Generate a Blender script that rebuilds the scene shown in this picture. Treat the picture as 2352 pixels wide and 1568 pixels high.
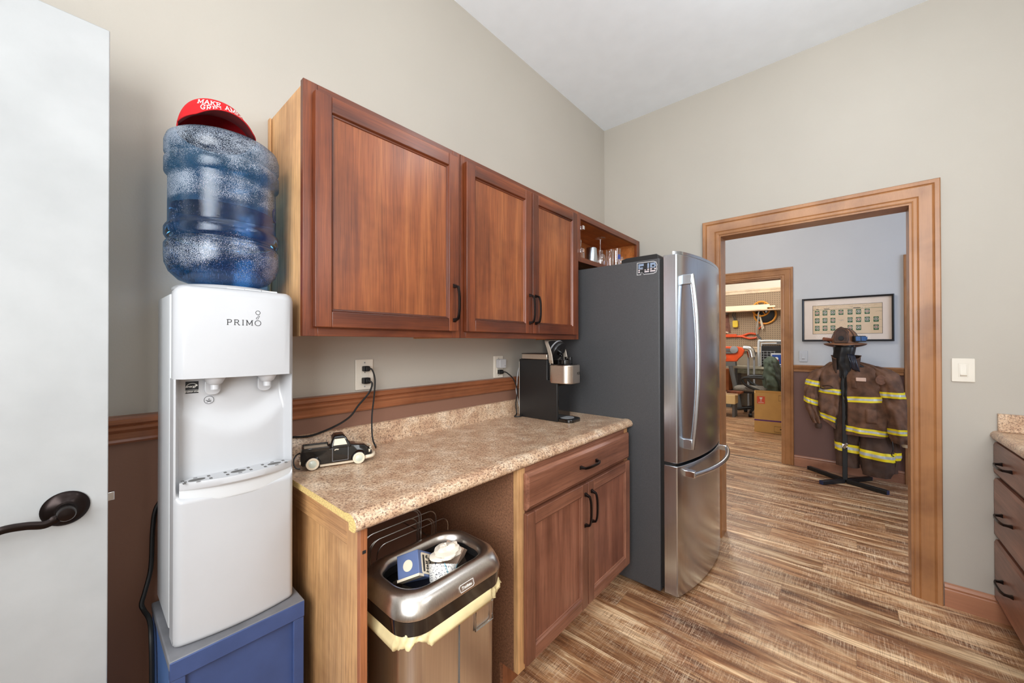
import bpy, bmesh, math, random
from mathutils import Vector, Matrix, noise
random.seed(7)
S = bpy.context.scene
for o in list(bpy.data.objects): bpy.data.objects.remove(o)
COL = S.collection
PI = math.pi
# ------------------------------------------------------------ camera
YAW, PIT, ROL = math.radians(41.253), math.radians(.318), math.radians(-.086)
F = Vector((math.cos(YAW)*math.cos(PIT), math.sin(YAW)*math.cos(PIT), math.sin(PIT)))
R0 = Vector((math.sin(YAW), -math.cos(YAW), 0)); U0 = R0.cross(F)
R = R0*math.cos(ROL)+U0*math.sin(ROL); U = -R0*math.sin(ROL)+U0*math.cos(ROL)
cam = bpy.data.cameras.new('camera'); co = bpy.data.objects.new('camera', cam); COL.objects.link(co)
m = Matrix((R, U, -F)).transposed().to_4x4(); m.translation = Vector((.004, -1.5355, 1.3401))
co.matrix_world = m; cam.sensor_width = 36; cam.lens = 877.667/2352*36; cam.clip_start = .02
S.camera = co
# ------------------------------------------------------------ world, lights, exposure
S.view_settings.view_transform = 'Standard'; S.view_settings.look = 'None'
S.view_settings.exposure = 0.06; S.view_settings.gamma = 1
w = bpy.data.worlds.new('world'); S.world = w; w.use_nodes = True
w.node_tree.nodes['Background'].inputs[0].default_value = (.8, .88, 1, 1)
w.node_tree.nodes['Background'].inputs[1].default_value = .35
def area(name, loc, size, power, color=(1, 1, 1), rot=(0, 0, 0), shape='RECTANGLE', sy=None, spread=None):
    l = bpy.data.lights.new(name, 'AREA'); l.energy = power; l.color = color; l.shape = shape; l.size = size
    if shape in ('RECTANGLE', 'ELLIPSE'): l.size_y = sy or size
    if spread: l.spread = math.radians(spread)
    o = bpy.data.objects.new(name, l); COL.objects.link(o); o.location = loc; o.rotation_euler = rot
    return o
def globe(name, loc, power, color=(1, 1, 1), r=.13):
    l = bpy.data.lights.new(name, 'POINT'); l.energy = power; l.color = color; l.shadow_soft_size = r
    o = bpy.data.objects.new(name, l); COL.objects.link(o); o.location = loc; return o
NEU = (.88, .95, 1)
globe('ceiling_lamp_far', (1.75, -1.65, 2.82), 13, NEU, .08)
globe('ceiling_lamp_middle', (.55, -1.75, 2.82), 6, NEU, .08)
globe('fill_lamp_near', (-.45, -1.05, 2.80), 4.5, NEU, .08)  # added fill globe, brightens the cabinet sides like a camera flash
area('fill_light_kitchen', (1.1, -2.70, 2.0), 1.1, 16, (.92, .965, 1), (math.radians(72), 0, 0), sy=1.1)  # added soft fill along the right wall, no window there
area('fill_light_near', (-.86, -1.75, 1.7), 1.6, 92, (.92, .965, 1), (0, math.radians(-86), 0), sy=1.5)  # added broad fill panel at the near wall, not a window
area('hall_window_light', (3.95, -3.85, 1.6), 1.3, 50, (.6, .75, 1), (math.radians(88), 0, math.radians(-14)), sy=2.0)
globe('hall_ceiling_lamp', (3.75, -.6, 2.8), 30, (1, .97, .93))
globe('workshop_ceiling_lamp', (7.3, .6, 2.8), 95, (1, .97, .9), .2)
globe('workshop_bench_lamp', (8.3, -.9, 2.8), 30, (1, .97, .9), .2)
# ------------------------------------------------------------ mesh helpers
WM = {}
def M_of(o): return WM.get(o.name, Matrix.Identity(4)) if o else Matrix.Identity(4)
def meta(o, label=None, cat=None, group=None, kind=None):
    if label: o['label'] = label
    if cat: o['category'] = cat
    if group: o['group'] = group
    if kind: o['kind'] = kind
    return o
def thing(name, label, cat, loc=(0, 0, 0), group=None, rz=0):
    o = bpy.data.objects.new(name, None); COL.objects.link(o); o.location = loc; o.rotation_euler = (0, 0, rz)
    o.empty_display_size = .05
    WM[o.name] = Matrix.Translation(loc) @ Matrix.Rotation(rz, 4, 'Z')
    return meta(o, label, cat, group)
class MB:
    def __init__(s): s.v = []; s.f = []; s.mi = []
    def add(s, vs, fs, mi=0):
        b = len(s.v); s.v += [Vector(p) for p in vs]; s.f += [tuple(b+i for i in f) for f in fs]; s.mi += [mi]*len(fs); return s
    def box(s, x0, x1, y0, y1, z0, z1, mi=0, T=None):
        x0, x1 = min(x0, x1), max(x0, x1); y0, y1 = min(y0, y1), max(y0, y1); z0, z1 = min(z0, z1), max(z0, z1)
        vs = [Vector((x, y, z)) for z in (z0, z1) for y in (y0, y1) for x in (x0, x1)]
        if T: vs = [T @ p for p in vs]
        return s.add(vs, [(0, 2, 3, 1), (4, 5, 7, 6), (0, 1, 5, 4), (2, 6, 7, 3), (0, 4, 6, 2), (1, 3, 7, 5)], mi)
    def prism(s, poly, axis, a, b, mi=0, caps=True, T=None):
        """polygon of 2D points extruded along axis; X: (y,z), Y: (x,z), Z: (x,y)"""
        def P(p, t): return Vector({'X': (t, p[0], p[1]), 'Y': (p[0], t, p[1]), 'Z': (p[0], p[1], t)}[axis])
        n = len(poly); vs = [P(p, a) for p in poly]+[P(p, b) for p in poly]
        if T: vs = [T @ p for p in vs]
        ar = sum(poly[i][0]*poly[(i+1) % n][1]-poly[(i+1) % n][0]*poly[i][1] for i in range(n))
        flip = (ar > 0) == (axis != 'Y'); flip = flip if b > a else not flip
        fs = [(i, (i+1) % n, n+(i+1) % n, n+i) for i in range(n)]
        if caps: fs += [tuple(reversed(range(n))), tuple(range(n, 2*n))]
        if not flip: fs = [tuple(reversed(f)) for f in fs]
        return s.add(vs, fs, mi)
    def tube(s, pts, r, n=8, closed=False, mi=0, flat=None, T=None):
        pts = [Vector(p) for p in pts]; N = len(pts); rs = r if isinstance(r, (list, tuple)) else [r]*N
        vs = []; up = None
        for i in range(N):
            if closed: t = pts[(i+1) % N]-pts[i-1]
            else: t = pts[min(i+1, N-1)]-pts[max(i-1, 0)]
            t.normalize()
            if up is None:
                up = Vector((0, 0, 1)) if abs(t.z) < .9 else Vector((1, 0, 0))
            up = (up-t*up.dot(t)).normalized(); sd = t.cross(up)
            for k in range(n):
                a = 2*PI*k/n; c, q = math.cos(a), math.sin(a)
                if flat: c *= flat
                vs.append(pts[i]+(sd*c+up*q)*rs[i])
        if T: vs = [T @ p for p in vs]
        fs = []
        for i in range(N if closed else N-1):
            j = (i+1) % N
            for k in range(n): fs.append((i*n+k, i*n+(k+1) % n, j*n+(k+1) % n, j*n+k))
        if not closed: fs += [tuple(reversed(range(n))), tuple((N-1)*n+k for k in range(n))]
        return s.add(vs, fs, mi)
    def lathe(s, prof, c=(0, 0, 0), n=32, axis='Z', mi=0, T=None, capa=True, capb=True):
        vs = []; c = Vector(c)
        for r, z in prof:
            for k in range(n):
                a = 2*PI*k/n; x, y = r*math.cos(a), r*math.sin(a)
                p = Vector((x, y, z)) if axis == 'Z' else (Vector((z, x, y)) if axis == 'X' else Vector((y, z, x)))
                vs.append(c+p)
        if T: vs = [T @ p for p in vs]
        N = len(prof); fs = []
        for i in range(N-1):
            for k in range(n): fs.append((i*n+k, i*n+(k+1) % n, (i+1)*n+(k+1) % n, (i+1)*n+k))
        if capa: fs.append(tuple(reversed(range(n))))
        if capb: fs.append(tuple((N-1)*n+k for k in range(n)))
        return s.add(vs, fs, mi)
    def grid(s, fn, nu, nv, cu=False, mi=0, flip=False):
        vs = [fn(i/(nu if cu else nu-1), j/(nv-1)) for j in range(nv) for i in range(nu)]; fs = []
        for j in range(nv-1):
            for i in range(nu if cu else nu-1):
                q = (j*nu+i, j*nu+(i+1) % nu, (j+1)*nu+(i+1) % nu, (j+1)*nu+i)
                fs.append(tuple(reversed(q)) if flip else q)
        return s.add(vs, fs, mi)
    def mesh(s, me, T, mi=0):
        return s.add([T @ v.co for v in me.vertices], [tuple(p.vertices) for p in me.polygons], mi)
    def build(s, name, mats, parent=None, bevel=0, seg=2, smooth=35, solid=0, local=False, fix=False, sub=0):
        me = bpy.data.meshes.new(name)
        inv = Matrix.Identity(4) if local else M_of(parent).inverted()
        me.from_pydata([inv @ p for p in s.v], [], s.f); me.update()
        if not isinstance(mats, (list, tuple)): mats = [mats]
        for m_ in mats: me.materials.append(m_)
        me.polygons.foreach_set('material_index', s.mi)
        if fix:
            b = bmesh.new(); b.from_mesh(me); bmesh.ops.recalc_face_normals(b, faces=b.faces); b.to_mesh(me); b.free()
        if smooth:
            me.polygons.foreach_set('use_smooth', [True]*len(me.polygons)); me.set_sharp_from_angle(angle=math.radians(smooth))
        o = bpy.data.objects.new(name, me); COL.objects.link(o)
        if parent: o.parent = parent
        WM[o.name] = M_of(parent)
        if solid:
            q = o.modifiers.new('solid', 'SOLIDIFY'); q.thickness = solid; q.offset = -1
        if bevel:
            q = o.modifiers.new('bevel', 'BEVEL'); q.width = bevel; q.segments = seg; q.limit_method = 'ANGLE'; q.angle_limit = math.radians(40)
        if sub:
            q = o.modifiers.new('sub', 'SUBSURF'); q.levels = sub; q.render_levels = sub
        return o
def struct(name, mb, mats, **k):
    return meta(mb.build(name, mats, **k), kind='structure')
def copy_tree(o, parent=None):
    c = o.copy(); COL.objects.link(c)
    if parent: c.parent = parent
    WM[c.name] = M_of(o)
    for ch in [x for x in o.children]: copy_tree(ch, c)
    return c
def arc(cx, cy, r, a0, a1, n=6): return [(cx+r*math.cos(math.radians(a0+(a1-a0)*i/n)), cy+r*math.sin(math.radians(a0+(a1-a0)*i/n))) for i in range(n+1)]
def rrect(x0, x1, y0, y1, r, n=5):
    return arc(x1-r, y1-r, r, 0, 90, n)+arc(x0+r, y1-r, r, 90, 180, n)+arc(x0+r, y0+r, r, 180, 270, n)+arc(x1-r, y0+r, r, 270, 360, n)
def smooth_path(pts, n=6):
    P = [Vector(p) for p in pts]; out = []
    for i in range(len(P)-1):
        p0, p1, p2, p3 = P[max(i-1, 0)], P[i], P[i+1], P[min(i+2, len(P)-1)]
        for k in range(n):
            t = k/n
            out.append(.5*((2*p1)+(p2-p0)*t+(2*p0-5*p1+4*p2-p3)*t*t+(3*p1-p0-3*p2+p3)*t**3))
    out.append(P[-1]); return out
def text_mesh(body, size, depth=.0006, bold=0):
    c = bpy.data.curves.new('txt', 'FONT'); c.body = body; c.size = size; c.extrude = depth/2; c.align_x = 'CENTER'; c.align_y = 'CENTER'; c.resolution_u = 3; c.offset = bold
    o = bpy.data.objects.new('txt', c); me = bpy.data.meshes.new_from_object(o)
    bpy.data.objects.remove(o); bpy.data.curves.remove(c); return me
def frame(o, x, y):      # matrix whose local x -> x, local y -> y at origin o
    x = Vector(x).normalized(); y = Vector(y).normalized(); z = x.cross(y)
    m_ = Matrix((x, y, z)).transposed().to_4x4(); m_.translation = Vector(o); return m_
# slab-serif strokes for each capital in a unit cell (width, [polylines], [serif centres])
_O = [(.5+.42*math.cos(a*PI/8), .5+.5*math.sin(a*PI/8)) for a in range(17)]
GL = {'M': (1.15, [[(.12, 0), (.12, 1)], [(.12, 1), (.57, .15)], [(.57, .15), (1.02, 1)], [(1.02, 0), (1.02, 1)]], [(.12, 0), (1.02, 0), (.08, 1), (1.06, 1)]),
      'A': (1.0, [[(.1, 0), (.5, 1)], [(.5, 1), (.9, 0)], [(.25, .33), (.75, .33)]], [(.1, 0), (.9, 0)]),
      'K': (.95, [[(.15, 0), (.15, 1)], [(.15, .4), (.8, 1)], [(.38, .6), (.85, 0)]], [(.15, 0), (.15, 1), (.8, 1), (.85, 0)]),
      'E': (.85, [[(.15, 0), (.15, 1)], [(.15, 1), (.75, 1), (.75, .82)], [(.15, 0), (.78, 0), (.78, .2)], [(.15, .52), (.55, .52)], [(.55, .4), (.55, .64)]], [(.12, 0), (.12, 1)]),
      'R': (.95, [[(.15, 0), (.15, 1)], [(.15, 1), (.55, 1), (.74, .9), (.74, .64), (.55, .5), (.15, .5)], [(.48, .5), (.85, 0)]], [(.15, 0), (.12, 1), (.88, 0)]),
      'I': (.45, [[(.22, 0), (.22, 1)]], [(.22, 0), (.22, 1)]),
      'C': (.95, [[(.5+.4*math.cos(a*PI/9), .5+.5*math.sin(a*PI/9)) for a in range(2, 17)], [(.82, .72), (.82, 1)]], []),
      'G': (1.0, [[(.5+.4*math.cos(a*PI/9), .5+.5*math.sin(a*PI/9)) for a in range(2, 17)]+[(.84, .42), (.55, .42)], [(.82, .72), (.82, 1)]], []),
      'T': (.9, [[(.45, 0), (.45, 1)], [(.08, .8), (.08, 1), (.82, 1), (.82, .8)]], [(.45, 0)]),
      'P': (.85, [[(.15, 0), (.15, 1)], [(.15, 1), (.55, 1), (.74, .9), (.74, .62), (.55, .48), (.15, .48)]], [(.15, 0), (.12, 1)]),
      'N': (1.05, [[(.14, 0), (.14, 1)], [(.14, 1), (.9, 0)], [(.9, 0), (.9, 1)]], [(.14, 0), (.1, 1), (.9, 1)]),
      'O': (1.0, [_O], []), ' ': (.55, [], [])}
def slab_text(mb, s, place, h, thick=.13, gap=.16, serif=.16, mi=0):
    """place(u, v) -> Vector on the surface; u runs right, v up, both in metres, centred on u=0"""
    tot = sum(GL[c][0]+gap for c in s)-gap; u = -tot*h/2
    def bar(a, b, t):
        a = Vector(a); b = Vector(b); d = b-a
        if d.length < 1e-6: return
        d.normalize(); nn = Vector((-d.y, d.x))*t/2; a2 = a-d*t*.3; b2 = b+d*t*.3; K = 3
        vs = []
        for i in range(K+1):
            p = a2.lerp(b2, i/K)
            for q in (p+nn, p-nn): vs.append(place(u+q.x*h, q.y*h))
        mb.add(vs, [(2*i, 2*i+1, 2*i+3, 2*i+2) for i in range(K)], mi)
    for c in s:
        wd, pl, sf = GL[c]
        for p in pl:
            for i in range(len(p)-1): bar(p[i], p[i+1], thick)
        for q in sf: bar((q[0]-serif, q[1]), (q[0]+serif, q[1]), thick*.7)
        u += (wd+gap)*h
# ------------------------------------------------------------ materials
def srgb(r, g, b):
    f_ = lambda c: (c/255/12.92) if c/255 <= .04045 else ((c/255+.055)/1.055)**2.4
    return (f_(r), f_(g), f_(b), 1)
def newmat(name):
    m_ = bpy.data.materials.new(name); m_.use_nodes = True; nt = m_.node_tree
    return m_, nt, nt.nodes['Principled BSDF']
def N(nt, t, **k):
    n = nt.nodes.new(t)
    for a, b in k.items():
        if a.startswith('i_'): n.inputs[a[2:].replace('_', ' ')].default_value = b
        else: setattr(n, a, b)
    return n
def ramp(nt, src, stops):
    n = nt.nodes.new('ShaderNodeValToRGB'); nt.links.new(src, n.inputs[0]); e = n.color_ramp.elements
    while len(e) < len(stops): e.new(.5)
    for q, (p, c) in zip(e, stops): q.position = p; q.color = c if len(c) == 4 else (*c, 1)
    return n.outputs[0]
def coords(nt, scale=(1, 1, 1), loc=(0, 0, 0), rot=(0, 0, 0)):
    tc = nt.nodes.new('ShaderNodeTexCoord'); mp = nt.nodes.new('ShaderNodeMapping')
    nt.links.new(tc.outputs['Object'], mp.inputs[0]); mp.inputs['Scale'].default_value = scale
    mp.inputs['Location'].default_value = loc; mp.inputs['Rotation'].default_value = rot
    return mp.outputs[0]
def mixc(nt, a, b, fac, mode='MIX'):
    n = nt.nodes.new('ShaderNodeMix'); n.data_type = 'RGBA'; n.blend_type = mode
    for s_, v in ((n.inputs[0], fac), (n.inputs[6], a), (n.inputs[7], b)):
        if hasattr(v, 'links'): nt.links.new(v, s_)
        else: s_.default_value = v
    return n.outputs[2]
def bump(nt, bs, h, strength=.2, dist=.002):
    n = nt.nodes.new('ShaderNodeBump'); n.inputs['Strength'].default_value = strength; n.inputs['Distance'].default_value = dist
    nt.links.new(h, n.inputs['Height']); nt.links.new(n.outputs[0], bs.inputs['Normal'])
def plain(name, c, rough=.5, metal=0, var=0, vs=8, bmp=0, bs_=300, coat=0, spec=None, trans=0, alpha=None):
    m_, nt, b = newmat(name); b.inputs['Roughness'].default_value = rough; b.inputs['Metallic'].default_value = metal
    v = coords(nt)
    n = N(nt, 'ShaderNodeTexNoise', i_Scale=vs, i_Detail=5); nt.links.new(v, n.inputs['Vector'])
    k = max(var, .02); c1 = tuple(x*(1-k) for x in c[:3]); c2 = tuple(min(1, x*(1+k)) for x in c[:3])
    nt.links.new(ramp(nt, n.outputs[0], [(.3, c1), (.7, c2)]), b.inputs['Base Color'])
    if bmp:
        n2 = N(nt, 'ShaderNodeTexNoise', i_Scale=bs_, i_Detail=3); nt.links.new(v, n2.inputs['Vector']); bump(nt, b, n2.outputs[0], bmp)
    if coat: b.inputs['Coat Weight'].default_value = coat; b.inputs['Coat Roughness'].default_value = .08
    if spec is not None: b.inputs['Specular IOR Level'].default_value = spec
    if trans: b.inputs['Transmission Weight'].default_value = trans; b.inputs['IOR'].default_value = 1.45
    return m_
def wood(name, dark, mid, light, axis='Z', rough=.38, sc=1.0, coat=.15, seed=0, streak=1.0, grain=.5):
    m_, nt, b = newmat(name); b.inputs['Roughness'].default_value = rough; b.inputs['Coat Weight'].default_value = coat; b.inputs['Coat Roughness'].default_value = .25
    big = {'X': (.9, 14, 14), 'Y': (14, .9, 14), 'Z': (14, 14, .9)}[axis]; fine = {'X': (7, 330, 330), 'Y': (330, 7, 330), 'Z': (330, 330, 7)}[axis]
    med = {'X': (2.5, 70, 70), 'Y': (70, 2.5, 70), 'Z': (70, 70, 2.5)}[axis]
    v1 = coords(nt, tuple(x*sc for x in big), (seed, seed*1.7, seed*.6)); v2 = coords(nt, fine, (seed, 0, 0)); v3 = coords(nt, (2.6, 2.6, 2.6), (seed*3, 1, 2)); v4 = coords(nt, med, (seed, 3, 0))
    n1 = N(nt, 'ShaderNodeTexNoise', i_Scale=1, i_Detail=5, i_Roughness=.55, i_Distortion=.5*streak); nt.links.new(v1, n1.inputs['Vector'])
    n2 = N(nt, 'ShaderNodeTexNoise', i_Scale=1, i_Detail=3); nt.links.new(v2, n2.inputs['Vector'])
    n4 = N(nt, 'ShaderNodeTexNoise', i_Scale=1, i_Detail=3); nt.links.new(v4, n4.inputs['Vector'])
    n3 = N(nt, 'ShaderNodeTexNoise', i_Scale=1.3, i_Detail=4, i_Roughness=.6); nt.links.new(v3, n3.inputs['Vector'])
    c = ramp(nt, n1.outputs[0], [(.32, dark), (.5, mid), (.68, light)])
    c = mixc(nt, c, ramp(nt, n4.outputs[0], [(.34, (.74, .70, .68)), (.6, (1.06, 1.06, 1.06))]), grain, 'MULTIPLY')
    c = mixc(nt, c, ramp(nt, n2.outputs[0], [(.36, (.5, .44, .42)), (.54, (1.1, 1.1, 1.1))]), grain, 'MULTIPLY')
    c = mixc(nt, c, ramp(nt, n3.outputs[0], [(.36, (.62, .55, .53)), (.56, (1.06, 1.04, 1.02))]), .7, 'MULTIPLY')
    nt.links.new(c, b.inputs['Base Color']); bump(nt, b, n2.outputs[0], .08)
    return m_
def painted_wall(name, top, low=None, zsplit=1.08):
    m_, nt, b = newmat(name); b.inputs['Roughness'].default_value = .62; v = coords(nt)
    n = N(nt, 'ShaderNodeTexNoise', i_Scale=1.3, i_Detail=4); nt.links.new(v, n.inputs['Vector'])
    def tone(c): return ramp(nt, n.outputs[0], [(.3, tuple(x*.96 for x in c[:3])), (.7, tuple(x*1.04 for x in c[:3]))])
    c = tone(top)
    if low:
        sx = nt.nodes.new('ShaderNodeSeparateXYZ'); nt.links.new(v, sx.inputs[0])
        g = N(nt, 'ShaderNodeMath', operation='GREATER_THAN'); g.inputs[1].default_value = zsplit; nt.links.new(sx.outputs[2], g.inputs[0])
        c = mixc(nt, tone(low), c, g.outputs[0])
    nt.links.new(c, b.inputs['Base Color'])
    n2 = N(nt, 'ShaderNodeTexNoise', i_Scale=160, i_Detail=3); nt.links.new(v, n2.inputs['Vector']); bump(nt, b, n2.outputs[0], .22, .001)
    return m_
def m_floor():
    m_, nt, b = newmat('vinyl_plank'); b.inputs['Roughness'].default_value = .36; v = coords(nt)
    sx = nt.nodes.new('ShaderNodeSeparateXYZ'); nt.links.new(v, sx.inputs[0])
    def math_(op, a, bb=None, c=None):
        n = N(nt, 'ShaderNodeMath', operation=op)
        for i, q in enumerate((a, bb, c)):
            if q is None: continue
            if hasattr(q, 'links'): nt.links.new(q, n.inputs[i])
            else: n.inputs[i].default_value = q
        return n.outputs[0]
    W, L = .152, 1.22
    row = math_('FLOOR', math_('DIVIDE', sx.outputs[0], W)); off = math_('FRACT', math_('MULTIPLY', row, .377))
    ly = math_('ADD', math_('DIVIDE', sx.outputs[1], L), off); colm = math_('FLOOR', ly)
    cb = nt.nodes.new('ShaderNodeCombineXYZ'); nt.links.new(row, cb.inputs[0]); nt.links.new(colm, cb.inputs[1])
    wn = N(nt, 'ShaderNodeTexWhiteNoise', noise_dimensions='3D'); nt.links.new(cb.outputs[0], wn.inputs['Vector'])
    sc = nt.nodes.new('ShaderNodeVectorMath'); sc.operation = 'SCALE'; sc.inputs['Scale'].default_value = 13; nt.links.new(wn.outputs['Color'], sc.inputs[0])
    ad = nt.nodes.new('ShaderNodeVectorMath'); ad.operation = 'ADD'; nt.links.new(v, ad.inputs[0]); nt.links.new(sc.outputs[0], ad.inputs[1])
    def nz(scale, det, dist=0, rough=.55):
        mp = nt.nodes.new('ShaderNodeMapping'); mp.inputs['Scale'].default_value = scale; nt.links.new(ad.outputs[0], mp.inputs[0])
        n = N(nt, 'ShaderNodeTexNoise', i_Scale=1, i_Detail=det, i_Distortion=dist, i_Roughness=rough); nt.links.new(mp.outputs[0], n.inputs['Vector']); return n.outputs[0]
    g1 = nz((15, 1.5, 1), 6, .8, .6); g2 = nz((150, 6, 1), 4, .3); saw = nz((14, 330, 1), 3, .2); saw2 = nz((330, 20, 1), 3, .3); patch = nz((7, 3, 1), 5, .5, .65); g3 = nz((40, 3, 1), 5, .8, .65)
    c = ramp(nt, g1, [(.34, srgb(108, 70, 46)), (.45, srgb(154, 108, 74)), (.54, srgb(186, 142, 102)), (.64, srgb(236, 206, 166))])
    c = mixc(nt, c, ramp(nt, g3, [(.38, (.60, .53, .5)), (.56, (1.08, 1.06, 1.04))]), .7, 'MULTIPLY')
    c = mixc(nt, c, ramp(nt, g2, [(.38, (.45, .38, .35)), (.5, (1.05, 1.03, 1))]), .5, 'MULTIPLY')
    pm = ramp(nt, patch, [(.42, (.05, .05, .05)), (.6, (1, 1, 1))])
    s1 = ramp(nt, saw, [(.52, (0, 0, 0)), (.6, (1, 1, 1))]); s2 = ramp(nt, saw2, [(.53, (0, 0, 0)), (.61, (1, 1, 1))]); s3 = ramp(nt, saw, [(.36, (1, 1, 1)), (.44, (0, 0, 0))])
    c = mixc(nt, c, srgb(84, 56, 40), math_('MULTIPLY', math_('MULTIPLY', s3, pm), .55))
    c = mixc(nt, c, srgb(232, 208, 176), math_('MULTIPLY', math_('MULTIPLY', s1, pm), .5))
    c = mixc(nt, c, srgb(232, 210, 180), math_('MULTIPLY', math_('MULTIPLY', s2, pm), .42))
    c = mixc(nt, c, ramp(nt, wn.outputs['Value'], [(0, (.78, .76, .74)), (1, (1.12, 1.1, 1.08))]), 1, 'MULTIPLY')
    fx = math_('FRACT', math_('DIVIDE', sx.outputs[0], W)); fy = math_('FRACT', ly)
    sm = math_('MAXIMUM', math_('LESS_THAN', fx, .013), math_('LESS_THAN', fy, .0018))
    c = mixc(nt, c, srgb(78, 54, 40), math_('MULTIPLY', sm, .4))
    nt.links.new(c, b.inputs['Base Color']); bump(nt, b, g2, .12, .001)
    return m_
def m_granite(name='laminate_stone'):
    m_, nt, b = newmat(name); b.inputs['Roughness'].default_value = .3; v = coords(nt, (1, 1, 1)); v2 = coords(nt, (22, 60, 60), (0, 0, 0), (0, 0, .25))
    n1 = N(nt, 'ShaderNodeTexNoise', i_Scale=11, i_Detail=8, i_Roughness=.75); n2 = N(nt, 'ShaderNodeTexNoise', i_Scale=4.2, i_Detail=8, i_Roughness=.78, i_Distortion=1.0)
    n3 = N(nt, 'ShaderNodeTexNoise', i_Scale=150, i_Detail=4, i_Roughness=.7); n4 = N(nt, 'ShaderNodeTexNoise', i_Scale=90, i_Detail=5, i_Roughness=.7)
    nt.links.new(v, n1.inputs['Vector']); nt.links.new(v2, n2.inputs['Vector']); nt.links.new(v, n3.inputs['Vector']); nt.links.new(v, n4.inputs['Vector'])
    c = ramp(nt, n1.outputs[0], [(.36, srgb(190, 152, 122)), (.5, srgb(212, 180, 148)), (.62, srgb(232, 208, 180))])
    c = mixc(nt, c, srgb(84, 56, 50), ramp(nt, n2.outputs[0], [(.52, (0, 0, 0)), (.64, (.85, .85, .85))]))
    c = mixc(nt, c, ramp(nt, n4.outputs[0], [(.36, (.62, .52, .48)), (.5, (1.03, 1.03, 1.03))]), .75, 'MULTIPLY')
    c = mixc(nt, c, ramp(nt, n3.outputs[0], [(.40, (.30, .22, .22)), (.48, (1.04, 1.04, 1.04))]), .85, 'MULTIPLY')
    nt.links.new(c, b.inputs['Base Color']); return m_
def m_steel(name, axis='Z', base=(.57, .61, .66), rough=.23, smear=.025):
    m_, nt, b = newmat(name); b.inputs['Metallic'].default_value = 1
    sc = {'Z': (300, 300, 3), 'X': (3, 300, 300)}[axis]; v = coords(nt, sc); vb = coords(nt, (4, 4, 1.1), (3, 1, 4), (0, .7, 0))
    n = N(nt, 'ShaderNodeTexNoise', i_Scale=1, i_Detail=2); nt.links.new(v, n.inputs['Vector'])
    n2 = N(nt, 'ShaderNodeTexNoise', i_Scale=1.4, i_Detail=6, i_Distortion=.6, i_Roughness=.6); nt.links.new(vb, n2.inputs['Vector'])
    c = ramp(nt, n.outputs[0], [(.3, tuple(x*.93 for x in base)), (.7, tuple(min(1, x*1.06) for x in base))])
    nt.links.new(c, b.inputs['Base Color'])
    r = ramp(nt, n2.outputs[0], [(.35, (rough-smear,)*3), (.65, (rough+smear,)*3)]); nt.links.new(r, b.inputs['Roughness'])
    return m_
A = {}
A['wall'] = painted_wall('greige_wall_paint', srgb(182, 175, 164))
A['wall_left'] = painted_wall('greige_over_brown_paint', srgb(182, 175, 164), srgb(134, 96, 78), 1.08)
A['wall_hall'] = painted_wall('grey_over_mauve_paint', srgb(196, 194, 192), srgb(116, 84, 76), 1.05)
A['ceil'] = plain('white_ceiling_paint', srgb(240, 246, 252), .7, bmp=.1)
A['trim'] = wood('painted_brown_trim', srgb(158, 108, 66), srgb(166, 115, 71), srgb(174, 123, 78), 'Z', .42, .4, .2, grain=.12)
A['railm'] = wood('brown_rail_trim', srgb(138, 84, 54), srgb(160, 100, 66), srgb(176, 116, 78), 'X', .35, .4, .25, grain=.35)
A['floor'] = m_floor()
A['counter'] = m_granite()
CH = (srgb(76, 34, 17), srgb(112, 54, 26), srgb(138, 74, 38))
A['cherryV'] = wood('cherry_wood', *CH, 'Z'); A['cherryH'] = wood('cherry_wood_rail', *CH, 'X', seed=4); A['cherryP'] = wood('cherry_panel', srgb(112, 56, 28), srgb(138, 76, 40), srgb(158, 94, 52), 'Z', seed=9)
BR = (srgb(104, 64, 48), srgb(130, 84, 64), srgb(152, 104, 82))
A['brownV'] = wood('umber_wood', *BR, 'Z', seed=2); A['brownH'] = wood('umber_wood_rail', *BR, 'X', seed=5); A['brownP'] = wood('umber_panel', srgb(116, 70, 52), srgb(138, 88, 68), srgb(156, 104, 82), 'Z', seed=7)
A['maple'] = wood('maple_side_panel', srgb(198, 148, 98), srgb(214, 168, 116), srgb(224, 182, 132), 'Z', .5, .5, .05, 3)
A['mapleH'] = wood('maple_rail', srgb(198, 148, 98), srgb(214, 168, 116), srgb(224, 182, 132), 'Y', .5, .5, .05, 3)
A['mapleI'] = wood('maple_cabinet_interior', srgb(176, 100, 44), srgb(196, 118, 58), srgb(208, 134, 74), 'X', .4, .5, .2, 5)
A['chip'] = plain('raw_chipboard_edge', srgb(214, 184, 118), .8, var=.35, vs=260)
A['chipd'] = plain('brown_speckled_board', srgb(134, 92, 66), .7, var=.4, vs=160)
A['white'] = plain('white_plastic', srgb(184, 184, 186), .32, coat=.12)
A['whiteg'] = plain('grey_white_plastic', srgb(206, 208, 210), .35)
A['door'] = plain('scuffed_white_door_paint', srgb(172, 173, 173), .45, var=.07, vs=7, bmp=.08, bs_=90)
A['bronze'] = plain('oil_rubbed_bronze', srgb(40, 32, 30), .3, .85)
A['black'] = plain('matte_black', srgb(28, 27, 27), .4)
A['blackg'] = plain('gloss_black', srgb(16, 13, 12), .1, coat=.6)
A['rubber'] = plain('black_rubber', srgb(14, 14, 14), .5)
A['steel'] = m_steel('brushed_steel'); A['steelH'] = m_steel('brushed_steel_horizontal', 'X')
A['chrome'] = plain('polished_chrome', (.75, .75, .75), .12, 1)
A['champ'] = m_steel('champagne_metal', 'X', (.74, .64, .55), .3)
A['trashsteel'] = m_steel('trash_steel', 'Z', (.66, .61, .56), .3)
A['graph'] = plain('graphite_appliance_paint', srgb(78, 78, 80), .5, .3, var=.22, vs=420, bmp=.25, bs_=420)
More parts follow.
